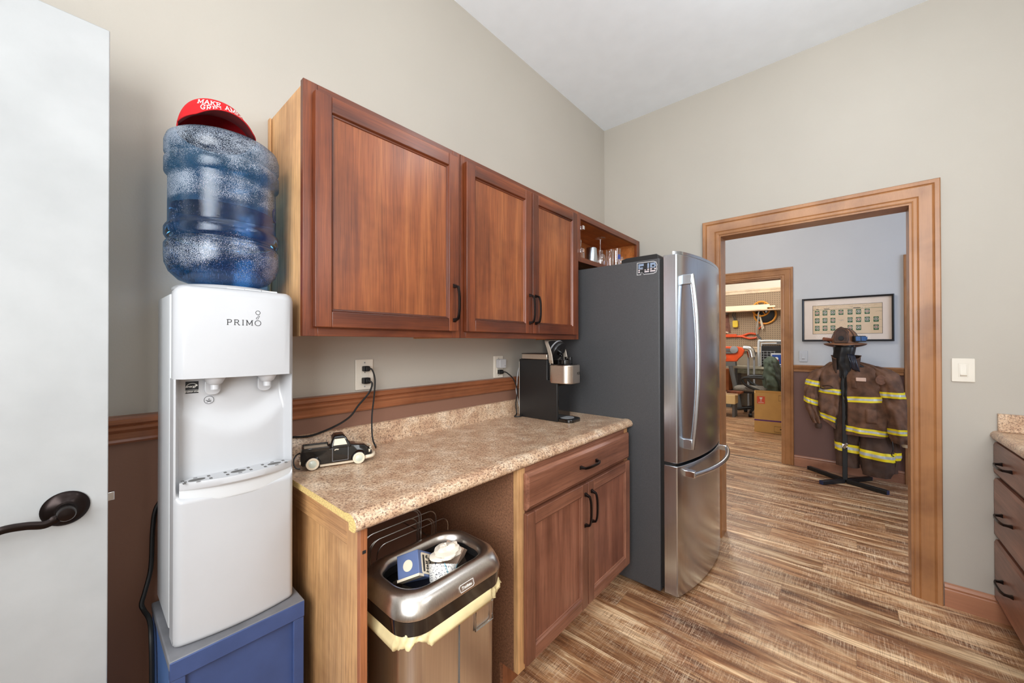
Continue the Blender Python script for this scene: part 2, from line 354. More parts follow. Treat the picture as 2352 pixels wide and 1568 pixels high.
A['blue'] = plain('chalky_blue_paint', srgb(58, 76, 122), .55, var=.14, vs=9, bmp=.12, bs_=90)
A['bluel'] = plain('worn_blue_grey_top', srgb(112, 112, 116), .6, var=.2, vs=14)
A['red'] = plain('red_cotton', srgb(200, 12, 22), .85, var=.07, vs=60, bmp=.3, bs_=900)
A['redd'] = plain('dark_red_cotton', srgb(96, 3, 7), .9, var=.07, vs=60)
A['thread'] = plain('white_thread', srgb(240, 238, 232), .8)
A['ink'] = plain('black_ink', srgb(24, 24, 26), .6)
A['grey'] = plain('mid_grey_plastic', srgb(140, 140, 142), .5)
A['slot'] = plain('dark_grey_slot', srgb(96, 94, 92), .8)
A['cream'] = plain('cream_glaze', srgb(226, 210, 186), .25, coat=.4)
A['almond'] = plain('almond_plastic', srgb(222, 214, 200), .35)
A['bag'] = plain('cream_bin_liner', srgb(226, 206, 156), .4, var=.08, vs=30)
A['card'] = plain('cardboard', srgb(206, 160, 92), .8, var=.05)
A['coat'] = plain('tan_turnout_cloth', srgb(104, 72, 52), .85, var=.5, vs=12, bmp=.6, bs_=60)
A['coatd'] = plain('dark_turnout_cloth', srgb(72, 50, 37), .85, var=.4, vs=9, bmp=.6, bs_=60)
A['yel'] = plain('fluorescent_yellow_tape', srgb(238, 212, 20), .5, var=.1)
A['silver'] = plain('silver_reflective_tape', srgb(186, 186, 180), .35, .1, var=.15, vs=40)
A['orange'] = plain('orange_paint', srgb(226, 82, 30), .4, var=.1)
A['yellow'] = plain('yellow_plastic', srgb(226, 190, 50), .4)
A['peg'] = None
def m_peg():
    m_, nt, b = newmat('brown_pegboard'); b.inputs['Roughness'].default_value = .7; v = coords(nt, (1/.04,)*3)
    f = nt.nodes.new('ShaderNodeVectorMath'); f.operation = 'FRACTION'; nt.links.new(v, f.inputs[0])
    s_ = nt.nodes.new('ShaderNodeVectorMath'); s_.operation = 'SUBTRACT'; s_.inputs[1].default_value = (.5, .5, .5); nt.links.new(f.outputs[0], s_.inputs[0])
    mu = nt.nodes.new('ShaderNodeVectorMath'); mu.operation = 'MULTIPLY'; mu.inputs[1].default_value = (0, 1, 1); nt.links.new(s_.outputs[0], mu.inputs[0])
    ln = nt.nodes.new('ShaderNodeVectorMath'); ln.operation = 'LENGTH'; nt.links.new(mu.outputs[0], ln.inputs[0])
    c = ramp(nt, ln.outputs['Value'], [(.15, srgb(84, 68, 52)), (.2, srgb(158, 134, 108))]); nt.links.new(c, b.inputs['Base Color']); return m_
A['peg'] = m_peg()
def m_glass(name, tint=(1, 1, 1, 1), fac=.12, rough=.03, mul=.7):
    """thin clear glass: mostly see-through with a glossy coat"""
    m_ = bpy.data.materials.new(name); m_.use_nodes = True; nt = m_.node_tree; nt.nodes.clear()
    out = nt.nodes.new('ShaderNodeOutputMaterial'); tr = nt.nodes.new('ShaderNodeBsdfTransparent'); tr.inputs[0].default_value = tint
    gl = nt.nodes.new('ShaderNodeBsdfGlossy'); gl.inputs['Roughness'].default_value = rough; lw = nt.nodes.new('ShaderNodeLayerWeight'); lw.inputs[0].default_value = .35
    mx = nt.nodes.new('ShaderNodeMixShader'); ad = N(nt, 'ShaderNodeMath', operation='MULTIPLY_ADD'); ad.inputs[1].default_value = mul; ad.inputs[2].default_value = fac
    nt.links.new(lw.outputs['Facing'], ad.inputs[0]); nt.links.new(ad.outputs[0], mx.inputs[0]); nt.links.new(tr.outputs[0], mx.inputs[1]); nt.links.new(gl.outputs[0], mx.inputs[2]); nt.links.new(mx.outputs[0], out.inputs[0])
    return m_
A['glass'] = m_glass('clear_glass')
A['frameglass'] = m_glass('picture_glass', fac=.002, mul=.012)
def m_bottle():
    m_ = bpy.data.materials.new('dewy_blue_bottle'); m_.use_nodes = True; nt = m_.node_tree; nt.nodes.clear()
    out = nt.nodes.new('ShaderNodeOutputMaterial'); tr = nt.nodes.new('ShaderNodeBsdfTransparent'); tr.inputs[0].default_value = (.26, .50, .72, 1)
    gl = nt.nodes.new('ShaderNodeBsdfGlossy'); gl.inputs['Roughness'].default_value = .06; df = nt.nodes.new('ShaderNodeBsdfDiffuse'); df.inputs[0].default_value = srgb(168, 178, 192)
    v = coords(nt); n = N(nt, 'ShaderNodeTexNoise', i_Scale=620, i_Detail=3); n2 = N(nt, 'ShaderNodeTexNoise', i_Scale=14, i_Detail=5); nt.links.new(v, n.inputs['Vector']); nt.links.new(v, n2.inputs['Vector'])
    sx = nt.nodes.new('ShaderNodeSeparateXYZ'); nt.links.new(v, sx.inputs[0])
    mr = nt.nodes.new('ShaderNodeMapRange'); mr.inputs[1].default_value = 0; mr.inputs[2].default_value = .44; nt.links.new(sx.outputs[2], mr.inputs[0])
    dens = ramp(nt, mr.outputs[0], [(0, (.04,)*3), (.2, (.17,)*3), (.34, (.02,)*3), (.5, (.0,)*3), (.53, (.17,)*3), (.64, (.2,)*3), (.68, (.04,)*3), (.78, (.2,)*3), (1, (.22,)*3)])
    a_ = N(nt, 'ShaderNodeMath', operation='ADD'); nt.links.new(n.outputs[0], a_.inputs[0]); nt.links.new(dens, a_.inputs[1])
    b_ = N(nt, 'ShaderNodeMath', operation='MULTIPLY_ADD'); nt.links.new(n2.outputs[0], b_.inputs[0]); b_.inputs[1].default_value = .55; nt.links.new(a_.outputs[0], b_.inputs[2])
    s2_ = N(nt, 'ShaderNodeMath', operation='SUBTRACT'); s2_.inputs[1].default_value = .19; nt.links.new(b_.outputs[0], s2_.inputs[0])
    dm = ramp(nt, s2_.outputs[0], [(.76, (0, 0, 0)), (.84, (.6, .6, .6))])
    m1 = nt.nodes.new('ShaderNodeMixShader'); nt.links.new(dm, m1.inputs[0]); nt.links.new(tr.outputs[0], m1.inputs[1]); nt.links.new(df.outputs[0], m1.inputs[2])
    lw = nt.nodes.new('ShaderNodeLayerWeight'); lw.inputs[0].default_value = .3; ad = N(nt, 'ShaderNodeMath', operation='MULTIPLY_ADD'); ad.inputs[1].default_value = .34; ad.inputs[2].default_value = .03; nt.links.new(lw.outputs['Facing'], ad.inputs[0])
    bp = nt.nodes.new('ShaderNodeBump'); bp.inputs['Strength'].default_value = .16; bp.inputs['Distance'].default_value = .002; nt.links.new(n.outputs[0], bp.inputs['Height']); nt.links.new(bp.outputs[0], gl.inputs['Normal'])
    m2 = nt.nodes.new('ShaderNodeMixShader'); nt.links.new(ad.outputs[0], m2.inputs[0]); nt.links.new(m1.outputs[0], m2.inputs[1]); nt.links.new(gl.outputs[0], m2.inputs[2]); nt.links.new(m2.outputs[0], out.inputs[0])
    return m_
A['bottle'] = m_bottle()
def m_water():
    m_, nt, b = newmat('bottled_water'); b.inputs['Transmission Weight'].default_value = 1; b.inputs['IOR'].default_value = 1.2; b.inputs['Roughness'].default_value = .02
    b.inputs['Base Color'].default_value = (.66, .84, .95, 1); return m_
A['water'] = m_water()
# ============================================================ the setting
H = 3.1345; XB = 2.941; TH = .13
mb = MB(); mb.box(-1.2, 11.2, -4.2, 2.6, -.1, 0); struct('floor', mb, A['floor'], smooth=0)
mb = MB(); mb.box(5.21, 5.225, -1.0, 0.1, 0, .003); struct('trim_20', mb, A['slot'], smooth=0)
mb = MB(); mb.box(-1.2, 11.2, -4.2, 2.6, H, H+.1); struct('ceiling', mb, A['ceil'], smooth=0)
mb = MB(); mb.box(-1.0, XB, 0, .12, 0, H); struct('wall_left', mb, A['wall_left'], smooth=0)
mb = MB(); mb.box(-1.0, -.9, -2.85, 0, 0, H); struct('wall_near', mb, A['wall'], smooth=0)
mb = MB(); mb.box(-.9, XB, -2.85, -2.75, 0, H); struct('wall_right', mb, A['wall'], smooth=0)
YL, YR, ZT = -.865, -1.803, 2.093       # opening in the far wall
mb = MB()
mb.box(XB, XB+TH, YL, 2.5, 0, H); mb.box(XB, XB+TH, -4.0, YR, 0, H); mb.box(XB, XB+TH, YR, YL, ZT, H)
struct('wall_far', mb, A['wall'], smooth=0)
# jamb lining of the opening
mb = MB(); mb.box(XB-.004, XB+TH+.004, YL-.016, YL, 0, ZT); mb.box(XB-.004, XB+TH+.004, YR, YR+.016, 0, ZT); mb.box(XB-.004, XB+TH+.004, YR+.016, YL-.016, ZT-.016, ZT)
struct('trim_1', mb, A['trim'], smooth=0)
# profiled casing: profile in (across, out) swept round an opening with mitres
PROF = [(0, 0), (0, .009), (.006, .012), (.018, .012), (.022, .009), (.026, .013), (.055, .017), (.072, .021), (.078, .017), (.082, .022), (.098, .024), (.102, .019), (.102, 0)]
def casing(name, x, sgn, ya, yb, zt, mat, sides='LRT', prof=PROF, w=1.0, full=True):
    """ya < yb inner edges of the opening on the plane x, facing sgn along x"""
    mb = MB(); n = len(prof)
    path = []
    if 'R' in sides: path += [((ya, 0), (-1, 0)), ((ya, zt), (-1, 1))]
    else: path += [((ya-.2, zt), (0, 1))]
    if 'L' in sides: path += [((yb, zt), (1, 1)), ((yb, 0), (1, 0))]
    else: path += [((yb, zt), (0, 1))]
    vs = []
    for (y, z), (dy, dz) in path:
        for a, o_ in prof: vs.append((x+sgn*o_, y+dy*a*w, z+dz*a*w))
    fs = []
    for i in range(len(path)-1):
        for k in range(n-1): fs.append((i*n+k, i*n+k+1, (i+1)*n+k+1, (i+1)*n+k))
    mb.add(vs, fs)
    return struct(name, mb, mat, fix=True, smooth=25)
casing('trim_2', XB, -1, YR+.006, YL-.006, ZT-.006, A['trim'])
casing('trim_3', XB+TH, 1, YR+.006, YL-.006, ZT-.006, A['trim'])
# baseboards
BP = [(0, 0), (.014, 0), (.014, .085), (.011, .09), (.015, .1), (.011, .112), (.004, .118), (0, .118)]
def baseboard(name, pts, nrm, mat, h=1.0):
    """runs from pts[0] to pts[1] (x,y); nrm = direction into the room"""
    mb = MB(); a, b = Vector((*pts[0], 0)), Vector((*pts[1], 0)); nv = Vector((*nrm, 0)); n = len(BP)
    vs = [p+nv*o_+Vector((0, 0, z*h)) for p in (a, b) for o_, z in BP]
    mb.add(vs, [(k, (k+1) % n, n+(k+1) % n, n+k) for k in range(n)]+[tuple(range(n)), tuple(range(n, 2*n))])
    return struct(name, mb, mat, fix=True, smooth=25)
A['base'] = wood('painted_brown_baseboard', srgb(158, 106, 78), srgb(170, 116, 86), srgb(180, 126, 94), 'Y', .4, .4, .2, grain=.12)
baseboard('baseboard_far', ((XB, YR-.1), (XB, -2.13)), (-1, 0), A['base'])
baseboard('baseboard_left', ((-.9, 0), (.44, 0)), (0, -1), A['base'])
# chair rail on the left wall
RP = [(0, 0), (.012, .0), (.016, .006), (.012, .012), (.016, .03), (.026, .040), (.028, .048), (.022, .052), (.03, .058), (.032, .070), (.026, .076), (0, .078)]
def rail(name, pts, nrm, z0, mat, h=1.0):
    mb = MB(); a, b = Vector((*pts[0], z0)), Vector((*pts[1], z0)); nv = Vector((*nrm, 0)); n = len(RP)
    vs = [p+nv*o_+Vector((0, 0, z*h)) for p in (a, b) for o_, z in RP]
    mb.add(vs, [(k, (k+1) % n, n+(k+1) % n, n+k) for k in range(n)]+[tuple(range(n)), tuple(range(n, 2*n))])
    return struct(name, mb, mat, fix=True, smooth=20)
rail('trim_4', ((-.9, 0), (2.04, 0)), (0, -1), 1.062, A['railm'])
# ---- hall beyond the opening
HX = 5.21
HL, HRO, HZT = -.993, .02, 2.083
mb = MB(); mb.box(HX, HX+.12, -4.0, HL, 0, H); mb.box(HX, HX+.12, HRO, 2.5, 0, H); mb.box(HX, HX+.12, HL, HRO, HZT, H)
struct('wall_hall', mb, A['wall_hall'], smooth=0)
mb = MB(); mb.box(HX-.004, HX+.124, HL, HL+.015, 0, HZT); mb.box(HX-.004, HX+.124, HRO-.015, HRO, 0, HZT); mb.box(HX-.004, HX+.124, HL+.015, HRO-.015, HZT-.015, HZT)
struct('trim_5', mb, A['trim'], smooth=0)
casing('trim_6', HX, -1, HL+.004, HRO-.004, HZT-.004, A['trim'])
baseboard('baseboard_hall', ((HX, -1.95), (HX, HL-.1)), (-1, 0), A['base'])
rail('trim_7', ((HX, -1.94), (HX, HL-.1)), (-1, 0), 1.03, A['trim'], .95)
# second casing at the right end of the hall wall, its door shut
casing('trim_8', HX, -1, -2.95, -2.045, HZT-.004, A['trim'])
mb = MB(); mb.box(HX-.035, HX+.0, -2.95, -2.045, .005, HZT-.01); struct('door_2', mb, plain('hall_door_paint', srgb(150, 106, 88), .4), bevel=.002)
mb = MB(); mb.box(XB+TH, HX, -4.05, -3.95, 0, H); struct('wall_hall_end', mb, A['wall'], smooth=0)
mb = MB(); mb.box(XB+TH, HX, 2.4, 2.5, 0, H); struct('wall_hall_back', mb, A['wall'], smooth=0)
# ---- workshop
WX = 9.5
A['wall_ws'] = painted_wall('pale_workshop_paint', srgb(214, 206, 190), srgb(150, 136, 116), 1.15)
mb = MB(); mb.box(WX, WX+.1, -4.0, 2.5, 0, H); struct('wall_workshop', mb, A['wall_ws'], smooth=0)
mb = MB(); mb.box(HX+.12, WX, 2.4, 2.5, 0, H); struct('wall_workshop_left', mb, A['wall'], smooth=0)
mb = MB(); mb.box(HX+.12, WX, -2.1, -2.0, 0, H); struct('wall_workshop_right', mb, A['wall'], smooth=0)
mb = MB(); mb.box(WX-.012, WX, -1.9, 2.3, 1.26, 2.40); struct('trim_9', mb, A['peg'], smooth=0)
A['paletrim'] = wood('pale_workshop_trim', srgb(206, 178, 142), srgb(218, 192, 158), srgb(226, 204, 172), 'Y', .5, .4, .1, grain=.2)
mb = MB(); mb.box(WX-.03, WX, -1.9, 2.3, 2.40, 2.49); mb.box(WX-.042, WX, -1.9, 2.3, 2.455, 2.475); struct('trim_10', mb, A['paletrim'], bevel=.003)
mb = MB(); mb.box(WX-.04, WX, -1.9, 2.3, 1.15, 1.26); mb.box(WX-.05, WX, -1.9, 2.3, 1.235, 1.25); struct('trim_11', mb, A['paletrim'], bevel=.003)
# ============================================================ white door, open against the left wall
DA = math.radians(2.25)
dw = Vector((math.cos(DA), math.sin(DA), 0)); dn = Vector((math.sin(DA), -math.cos(DA), 0))   # along the slab, and out of its room-side face
DE = Vector((.055, -.212, 0))          # free edge on the visible face
def DP(s, o_, z): return DE-dw*s+dn*o_+Vector((0, 0, z))
TD = Matrix((-dw, dn, Vector((0, 0, 1)))).transposed().to_4x4(); TD.translation = DE      # local x = distance from free edge, y = out, z up
mb = MB(); mb.box(0, .915, -.044, 0, .008, 2.09, T=TD)
door = struct('door_1', mb, A['door'], bevel=.002, fix=True)
HZ, HS = .973, .066
mb = MB(); mb.lathe([(.0365, -.0), (.0375, .003), (.035, .006), (.028, .010), (.018, .014), (.0165, .016), (.0145, .018), (.0135, .026), (.0135, .036)], n=40, axis='Y', T=TD @ Matrix.Translation((HS, 0, HZ)))
hd = mb.build('door_handle', A['bronze'], door, fix=True)
pts = smooth_path([TD @ Vector(p) for p in ((HS-.002, .044, HZ), (HS+.012, .046, HZ-.006), (HS+.03, .05, HZ-.012), (HS+.055, .052, HZ-.005), (HS+.085, .052, HZ-.003), (HS+.115, .048, HZ-.016), (HS+.125, .044, HZ-.024))])
mb = MB(); mb.tube(pts, [.011]*5+[.0095]*4+[.008]*(len(pts)-9), 10, flat=.62)
mb.lathe([(.0145, .030), (.0148, .052), (.0125, .057), (.001, .059)], n=20, axis='Y', T=TD @ Matrix.Translation((HS, 0, HZ)))
mb.build('lever', A['bronze'], hd, fix=True)
mb = MB(); mb.prism([(0, -.03), (.012, -.028), (.012, -.016), (0, -.012)], 'Z', HZ-.010, HZ+.010, T=TD @ Matrix.Rotation(PI, 4, 'Z') @ Matrix.Translation((0, .044, 0)))
mb.build('latch_bolt', A['chrome'], door, fix=True, bevel=.001)
# ============================================================ wall plates
def switch_plate(name, label, cat, x, y, z, mat, w_=.078, h_=.118):
    t = thing(name, label, cat, (x, y, z)); mb = MB()
    mb.prism(rrect(-w_/2, w_/2, -h_/2, h_/2, .004), 'X', 0, -.008, T=Matrix.Translation((x, y, z))); mb.build('cover_plate', mat, t, bevel=.002, fix=True)
    mb = MB(); mb.box(x-.0095, x-.008, y-.0165, y+.0165, z-.033, z+.033); r = mb.build('rocker_frame', mat, t, bevel=.0008)
    mb = MB(); mb.add([(x-.0095, y-.011, z+.028), (x-.0095, y+.011, z+.028), (x-.0105, y+.011, z-.014), (x-.0105, y-.011, z-.014), (x-.016, y-.0115, z-.024), (x-.016, y+.0115, z-.024), (x-.0095, y+.0115, z-.031), (x-.0095, y-.0115, z-.031)], [(0, 1, 2, 3), (3, 2, 5, 4), (4, 5, 6, 7), (0, 3, 4, 7), (1, 6, 5, 2), (0, 7, 6, 1)])
    mb.build('rocker', mat, t, fix=True, bevel=.0006); return t
switch_plate('light_switch', 'almond dimmer switch on the wall right of the wide doorway', 'light switch', XB, -1.972, 1.204, A['almond'])
switch_plate('light_switch', 'white light switch in the hall below the framed print', 'light switch', HX, -1.177, 1.198, A['white'], .074, .118)
def outlet(x, z, w_, label):
    t = thing('wall_outlet', label, 'outlet', (x, 0, z)); mb = MB()
    mb.prism(rrect(x-w_/2, x+w_/2, z-.064, z+.064, .004), 'Y', 0, -.007); mb.build('cover_plate', A['almond'], t, bevel=.002, fix=True)
    mb = MB(); mb.prism(rrect(x-.017, x+.017, z-.034, z+.034, .003), 'Y', -.007, -.0095); rc = mb.build('receptacle', A['almond'], t, bevel=.0006, fix=True)
    for dz in (.02, -.02):
        mb = MB()
        for dx, hh in ((-.006, .004), (.006, .005)): mb.box(x+dx-.001, x+dx+.001, -.0098, -.0094, z+dz-hh, z+dz+hh)
        mb.lathe([(.0022, 0), (.0022, .0003)], (x, -.0098, z+dz-.011), 10, 'Y'); mb.build('slots', A['ink'], rc, fix=True)
    for dz in (.05, -.05): mb = MB(); mb.lathe([(.003, 0), (.002, .001)], (x, -.0081, z+dz), 12, 'Y'); mb.build('screw', A['grey'], t, fix=True)
    return t
outlet(.805, 1.211, .078, 'almond wall outlet with two black plugs, above the toy truck')
outlet(1.628, 1.205, .078, 'almond wall outlet with a white adapter, left of the coffee maker')
def plug(mb, x, z, big=1.0, y0=-.0095):
    mb.prism(rrect(x-.013*big, x+.013*big, z-.011*big, z+.011*big, .004), 'Y', y0, y0-.02); mb.prism(rrect(x-.009, x+.009, z-.008, z+.008, .003), 'Y', y0-.02, y0-.03)
def cord(name, pts, r, label, mat=None, plugs=(), n=8):
    p = smooth_path(pts, n); t = thing(name, label, 'cord', tuple(p[0])); mb = MB(); mb.tube(p, r, 8); mb.build('cable', mat or A['rubber'], t)
    if plugs:
        mb = MB()
        for q in plugs: plug(mb, *q)
        mb.build('plug', mat or A['rubber'], t, bevel=.0015, fix=True)
    return t
cord('power_cord', [(.805, -.036, 1.236), (.818, -.045, 1.232), (.828, -.05, 1.19), (.824, -.05, 1.12), (.812, -.055, 1.04), (.803, -.075, .96), (.8, -.105, .926), (.79, -.125, .93), (.775, -.15, .945)], .0032,
     'black power cord hanging from the upper socket down to the toy truck', plugs=[(.805, 1.236)])
cord('power_cord', [(.805, -.036, 1.186), (.815, -.05, 1.176), (.80, -.055, 1.14), (.755, -.05, 1.09), (.72, -.05, 1.05), (.66, -.045, 1.02), (.58, -.03, .998), (.5, -.02, 1.004), (.45, -.012, .99)], .0038,
     'black power cord from the lower socket going left behind the water dispenser', plugs=[(.805, 1.186, 1.15)])
cord('power_cord', [(1.63, -.036, 1.176), (1.65, -.05, 1.172), (1.69, -.07, 1.13), (1.715, -.075, 1.06), (1.72, -.06, .99), (1.725, -.06, .935), (1.71, -.07, .92), (1.68, -.085, .919), (1.70, -.11, .919), (1.74, -.10, .922)], .0036,
     'black cord of the coffee maker dropping behind it from the socket', plugs=[(1.63, 1.176, 1.1)])
t = thing('charger_adapter', 'white cube charger plugged in beside the coffee maker', 'charger', (1.63, -.0095, 1.225)); mb = MB()
mb.prism(rrect(1.604, 1.656, 1.199, 1.251, .008), 'Y', -.0095, -.042); mb.build('body', A['white'], t, bevel=.002, fix=True)
mb = MB(); mb.lathe([(.0035, 0), (.0035, .0006)], (1.646, -.0426, 1.212), 12, 'Y'); mb.build('logo', A['grey'], t, fix=True)
cord('usb_cable', [(1.845, -.05, 1.13), (1.79, -.045, 1.2), (1.76, -.05, 1.19), (1.745, -.05, 1.14), (1.742, -.05, 1.1), (1.735, -.05, 1.06), (1.755, -.05, .99), (1.775, -.05, .93)], .0028,
     'white cable with a bulky plug hanging between outlet and coffee maker', A['white'])
# ============================================================ cabinet doors, drawers and pulls
def pull(parent, c, axis, L=.14, side=-1, name='handle'):
    """arched bar pull; c = centre on the face, axis 'Z' or 'X', side = outward sign of y"""
    mb = MB(); e = Vector((0, 0, 1)) if axis == 'Z' else Vector((1, 0, 0)); o_ = Vector((0, side, 0)); s_ = e.cross(o_); c = Vector(c)
    def P(t, out, w_): return c+e*t+o_*out+s_*w_
    for sg in (-1, 1):
        t0 = sg*L/2; vs = []
        for out, hw, tt in ((0, .008, .008), (.010, .0055, .0055), (.022, .0045, .0045)):
            cc = t0-sg*(out*.25)
            vs += [P(cc-tt, out, -hw), P(cc+tt, out, -hw), P(cc+tt, out, hw), P(cc-tt, out, hw)]
        fs = []
        for l in range(2):
            for k in range(4): fs.append((l*4+k, l*4+(k+1) % 4, l*4+4+(k+1) % 4, l*4+4+k))
        mb.add(vs, fs+[(0, 1, 2, 3), (8, 9, 10, 11)])
    K = 12; vs = []
    for i in range(K+1):
        u = i/K*2-1; t = u*(L/2-.002); out = .0215+.010*(1-abs(u)**3.2); hw = .0052; th = .0034
        vs += [P(t, out-th, -hw), P(t, out-th, hw), P(t, out+th, hw), P(t, out+th, -hw)]
    fs = [(i*4+k, i*4+(k+1) % 4, i*4+4+(k+1) % 4, i*4+4+k) for i in range(K) for k in range(4)]+[(0, 1, 2, 3), (K*4, K*4+1, K*4+2, K*4+3)]
    mb.add(vs, fs); return mb.build(name, A['bronze'], parent, fix=True, bevel=.0008)
def panel_front(parent, name, x0, x1, z0, z1, yb, mats, side=-1, th=.02, st=.050, slab=False, pulls=()):
    """framed (or slab) front; yb = back plane, projects th towards side"""
    yf = yb+side*th; mb = MB()
    if not slab:
        for a, b in ((x0, x0+st), (x1-st, x1)): mb.box(a, b, yb, yf, z0, z1, 0)
        for a, b in ((z0, z0+st), (z1-st, z1)): mb.box(x0+st, x1-st, yb, yf, a, b, 1)
        mb.box(x0+st-.002, x1-st+.002, yb, yb+side*.009, z0+st-.002, z1-st+.002, 2)
        q = .007; xi0, xi1, zi0, zi1 = x0+st, x1-st, z0+st, z1-st; y1_, y2_ = yf-side*.004, yb+side*.009
        ring = lambda d, y: [(xi0+d, y, zi0+d), (xi1-d, y, zi0+d), (xi1-d, y, zi1-d), (xi0+d, y, zi1-d)]
        vs = ring(0, yf-side*.001)+ring(.003, y1_-side*.003)+ring(q, y1_-side*.004)+ring(q+.0015, y2_)
        for l in range(3):
            for k in range(4):
                mb.add([vs[l*4+k], vs[l*4+(k+1) % 4], vs[l*4+4+(k+1) % 4], vs[l*4+4+k]], [(0, 1, 2, 3)], 1 if k in (0, 2) else 0)
    else:
        mb.box(x0, x1, yb, yf-side*.006, z0, z1, 1); mb.box(x0+.011, x1-.011, yf-side*.007, yf, z0+.011, z1-.011, 1)
        e = yf-side*.006; a = [(x0+.002, z0+.002), (x1-.002, z0+.002), (x1-.002, z1-.002), (x0+.002, z1-.002)]; b = [(x0+.011, z0+.011), (x1-.011, z0+.011), (x1-.011, z1-.011), (x0+.011, z1-.011)]
        for k in range(4): mb.add([(a[k][0], e, a[k][1]), (a[(k+1) % 4][0], e, a[(k+1) % 4][1]), (b[(k+1) % 4][0], yf, b[(k+1) % 4][1]), (b[k][0], yf, b[k][1])], [(0, 1, 2, 3)], 1)
    d = mb.build(name, mats, parent, bevel=.0028, seg=3, fix=False)
    for c, ax in pulls: pull(d, (c[0], yf, c[1]), ax, side=side)
    return d
CM = [A['cherryV'], A['cherryH'], A['cherryP']]; BM = [A['brownV'], A['brownH'], A['brownP']]
ZB, ZU = 1.364, 2.138; YF = -.315
def wall_cab(x0, x1, z0, label, hollow=False, left_side=False, stiles=(.02, .02)):
    t = thing('wall_cabinet', label, 'cabinet', (x0, 0, z0)); g = .002
    x0 += g/2; x1 -= g/2; mb = MB(); yb = YF+.02
    zt = ZU-.006
    mb.box(x0+.006 if left_side else x0, x0+.018, -.002, yb, z0, zt, 0); mb.box(x1-.016, x1, -.002, yb, z0, zt, 1)
    mb.box(x0+.016, x1-.016, -.002, yb, zt-.016, zt, 1); mb.box(x0+.016, x1-.016, -.002, yb, z0+.02, z0+.036, 1); mb.box(x0+.016, x1-.016, -.002, -.008, z0+.02, zt, 1)
    mb.build('carcass', [A['maple'], A['mapleI']], t, smooth=0)
    mb = MB(); a, b = stiles
    mb.box(x0, x0+a, yb, YF, z0, ZU, 0); mb.box(x1-b, x1, yb, YF, z0, ZU, 0); mb.box(x0+a, x1-b, yb, YF, ZU-.036, ZU, 1); mb.box(x0+a, x1-b, yb, YF, z0, z0+.03, 1)
    mb.build('face_frame', [A['cherryV'], A['cherryH']], t, bevel=.0012)
    return t
c1 = wall_cab(.448, 1.066, ZB, 'single-door cherry wall cabinet beside the water bottle, largest door', left_side=True, stiles=(.042, .042))
mb = MB(); mb.box(.4475, .4525, -.002, -.022, ZB, ZU-.008); mb.build('scribe_strip', A['maple'], c1)
panel_front(c1, 'door', .476, 1.040, 1.391, 2.108, YF-.002, CM, pulls=[((1.016, 1.505), 'Z')])
c2 = wall_cab(1.066, 2.006, ZB, 'double-door cherry wall cabinet above the coffee maker', stiles=(.03, .045))
panel_front(c2, 'door', 1.084, 1.527, 1.391, 2.108, YF-.002, CM, pulls=[((1.508, 1.513), 'Z')])
panel_front(c2, 'door', 1.533, 1.962, 1.391, 2.108, YF-.002, CM, pulls=[((1.556, 1.513), 'Z')])
c3 = wall_cab(2.006, 2.913, 1.838, 'short doorless cherry wall cabinet full of glasses above the refrigerator', stiles=(.026, .05))
def hinge(parent, x, z, sg):
    mb = MB(); mb.box(x, x+sg*.004, -.258, -.294, z-.034, z+.034); mb.box(x+sg*.004, x+sg*.012, -.272, -.318, z-.010, z+.010); mb.lathe([(.008, -.012), (.008, .012)], (x+sg*.012, -.322, z), 12)
    mb.box(x+sg*.002, x+sg*.022, -.322, -.336, z-.011, z+.011); mb.lathe([(.003, 0), (.003, .003)], (x+sg*.005, -.279, z+.018), 8, 'X'); mb.lathe([(.003, 0), (.003, .003)], (x+sg*.005, -.279, z-.018), 8, 'X')
    mb.build('hinge', A['chrome'], parent, fix=True, bevel=.0008)
hinge(c3, 2.024, 2.045, 1); hinge(c3, 2.024, 1.905, 1); hinge(c3, 2.89, 1.925, -1)
mb = MB(); mb.box(2.872, 2.892, -.345, -.349, 1.895, 1.955); mb.build('hinge_plate', A['bronze'], c3, bevel=.001)
# glassware on the cabinet floor
GZ = 1.875
def glass_item(name, label, cat, x, y, prof, mat, n=28, group=None, z=GZ):
    t = MB(); t.lathe(prof, (x, y, z), n, capa=True, capb=False); o = t.build(name, mat, None, fix=False, smooth=50)
    o.data.transform(Matrix.Translation((-x, -y, -z))); o.location = (x, y, z); WM[o.name] = Matrix.Translation((x, y, z)); return meta(o, label, cat, group)
glass_item('shot_glass', 'small clear shot glass behind the left stile of the open cabinet', 'glass', 2.10, -.24, [(.018, 0), (.02, .004), (.02, .012), (.026, .075)], A['glass'])
o = thing('glass_decanter', 'squat clear bottle with stopper, leftmost big piece in the open cabinet', 'bottle', (2.17, -.22, GZ))
mb = MB(); mb.lathe([(.032, 0), (.036, .004), (.036, .075), (.03, .088), (.014, .096), (.014, .112)], (2.17, -.22, GZ), 28, capb=False); mb.build('body', A['glass'], o, smooth=40)
mb = MB(); mb.lathe([(.012, .1), (.016, .114), (.018, .14), (.010, .15)], (2.17, -.22, GZ), 20); mb.build('stopper', A['glass'], o, smooth=50)
glass_item('measuring_glass', 'clear faceted tumbler tucked behind the squat bottle', 'glass', 2.10, -.15, [(.028, 0), (.03, .004), (.034, .11)], A['glass'], 10)
glass_item('steel_tumbler', 'brushed steel tumbler standing upside down beside the stemmed glass', 'tumbler', 2.33, -.22, [(.044, 0), (.044, .004), (.038, .112), (.035, .118), (0.001, .118)], A['steel'])
o = thing('wine_glass', 'stemmed wine glass standing upside down in the open cabinet', 'glass', (2.43, -.235, GZ))
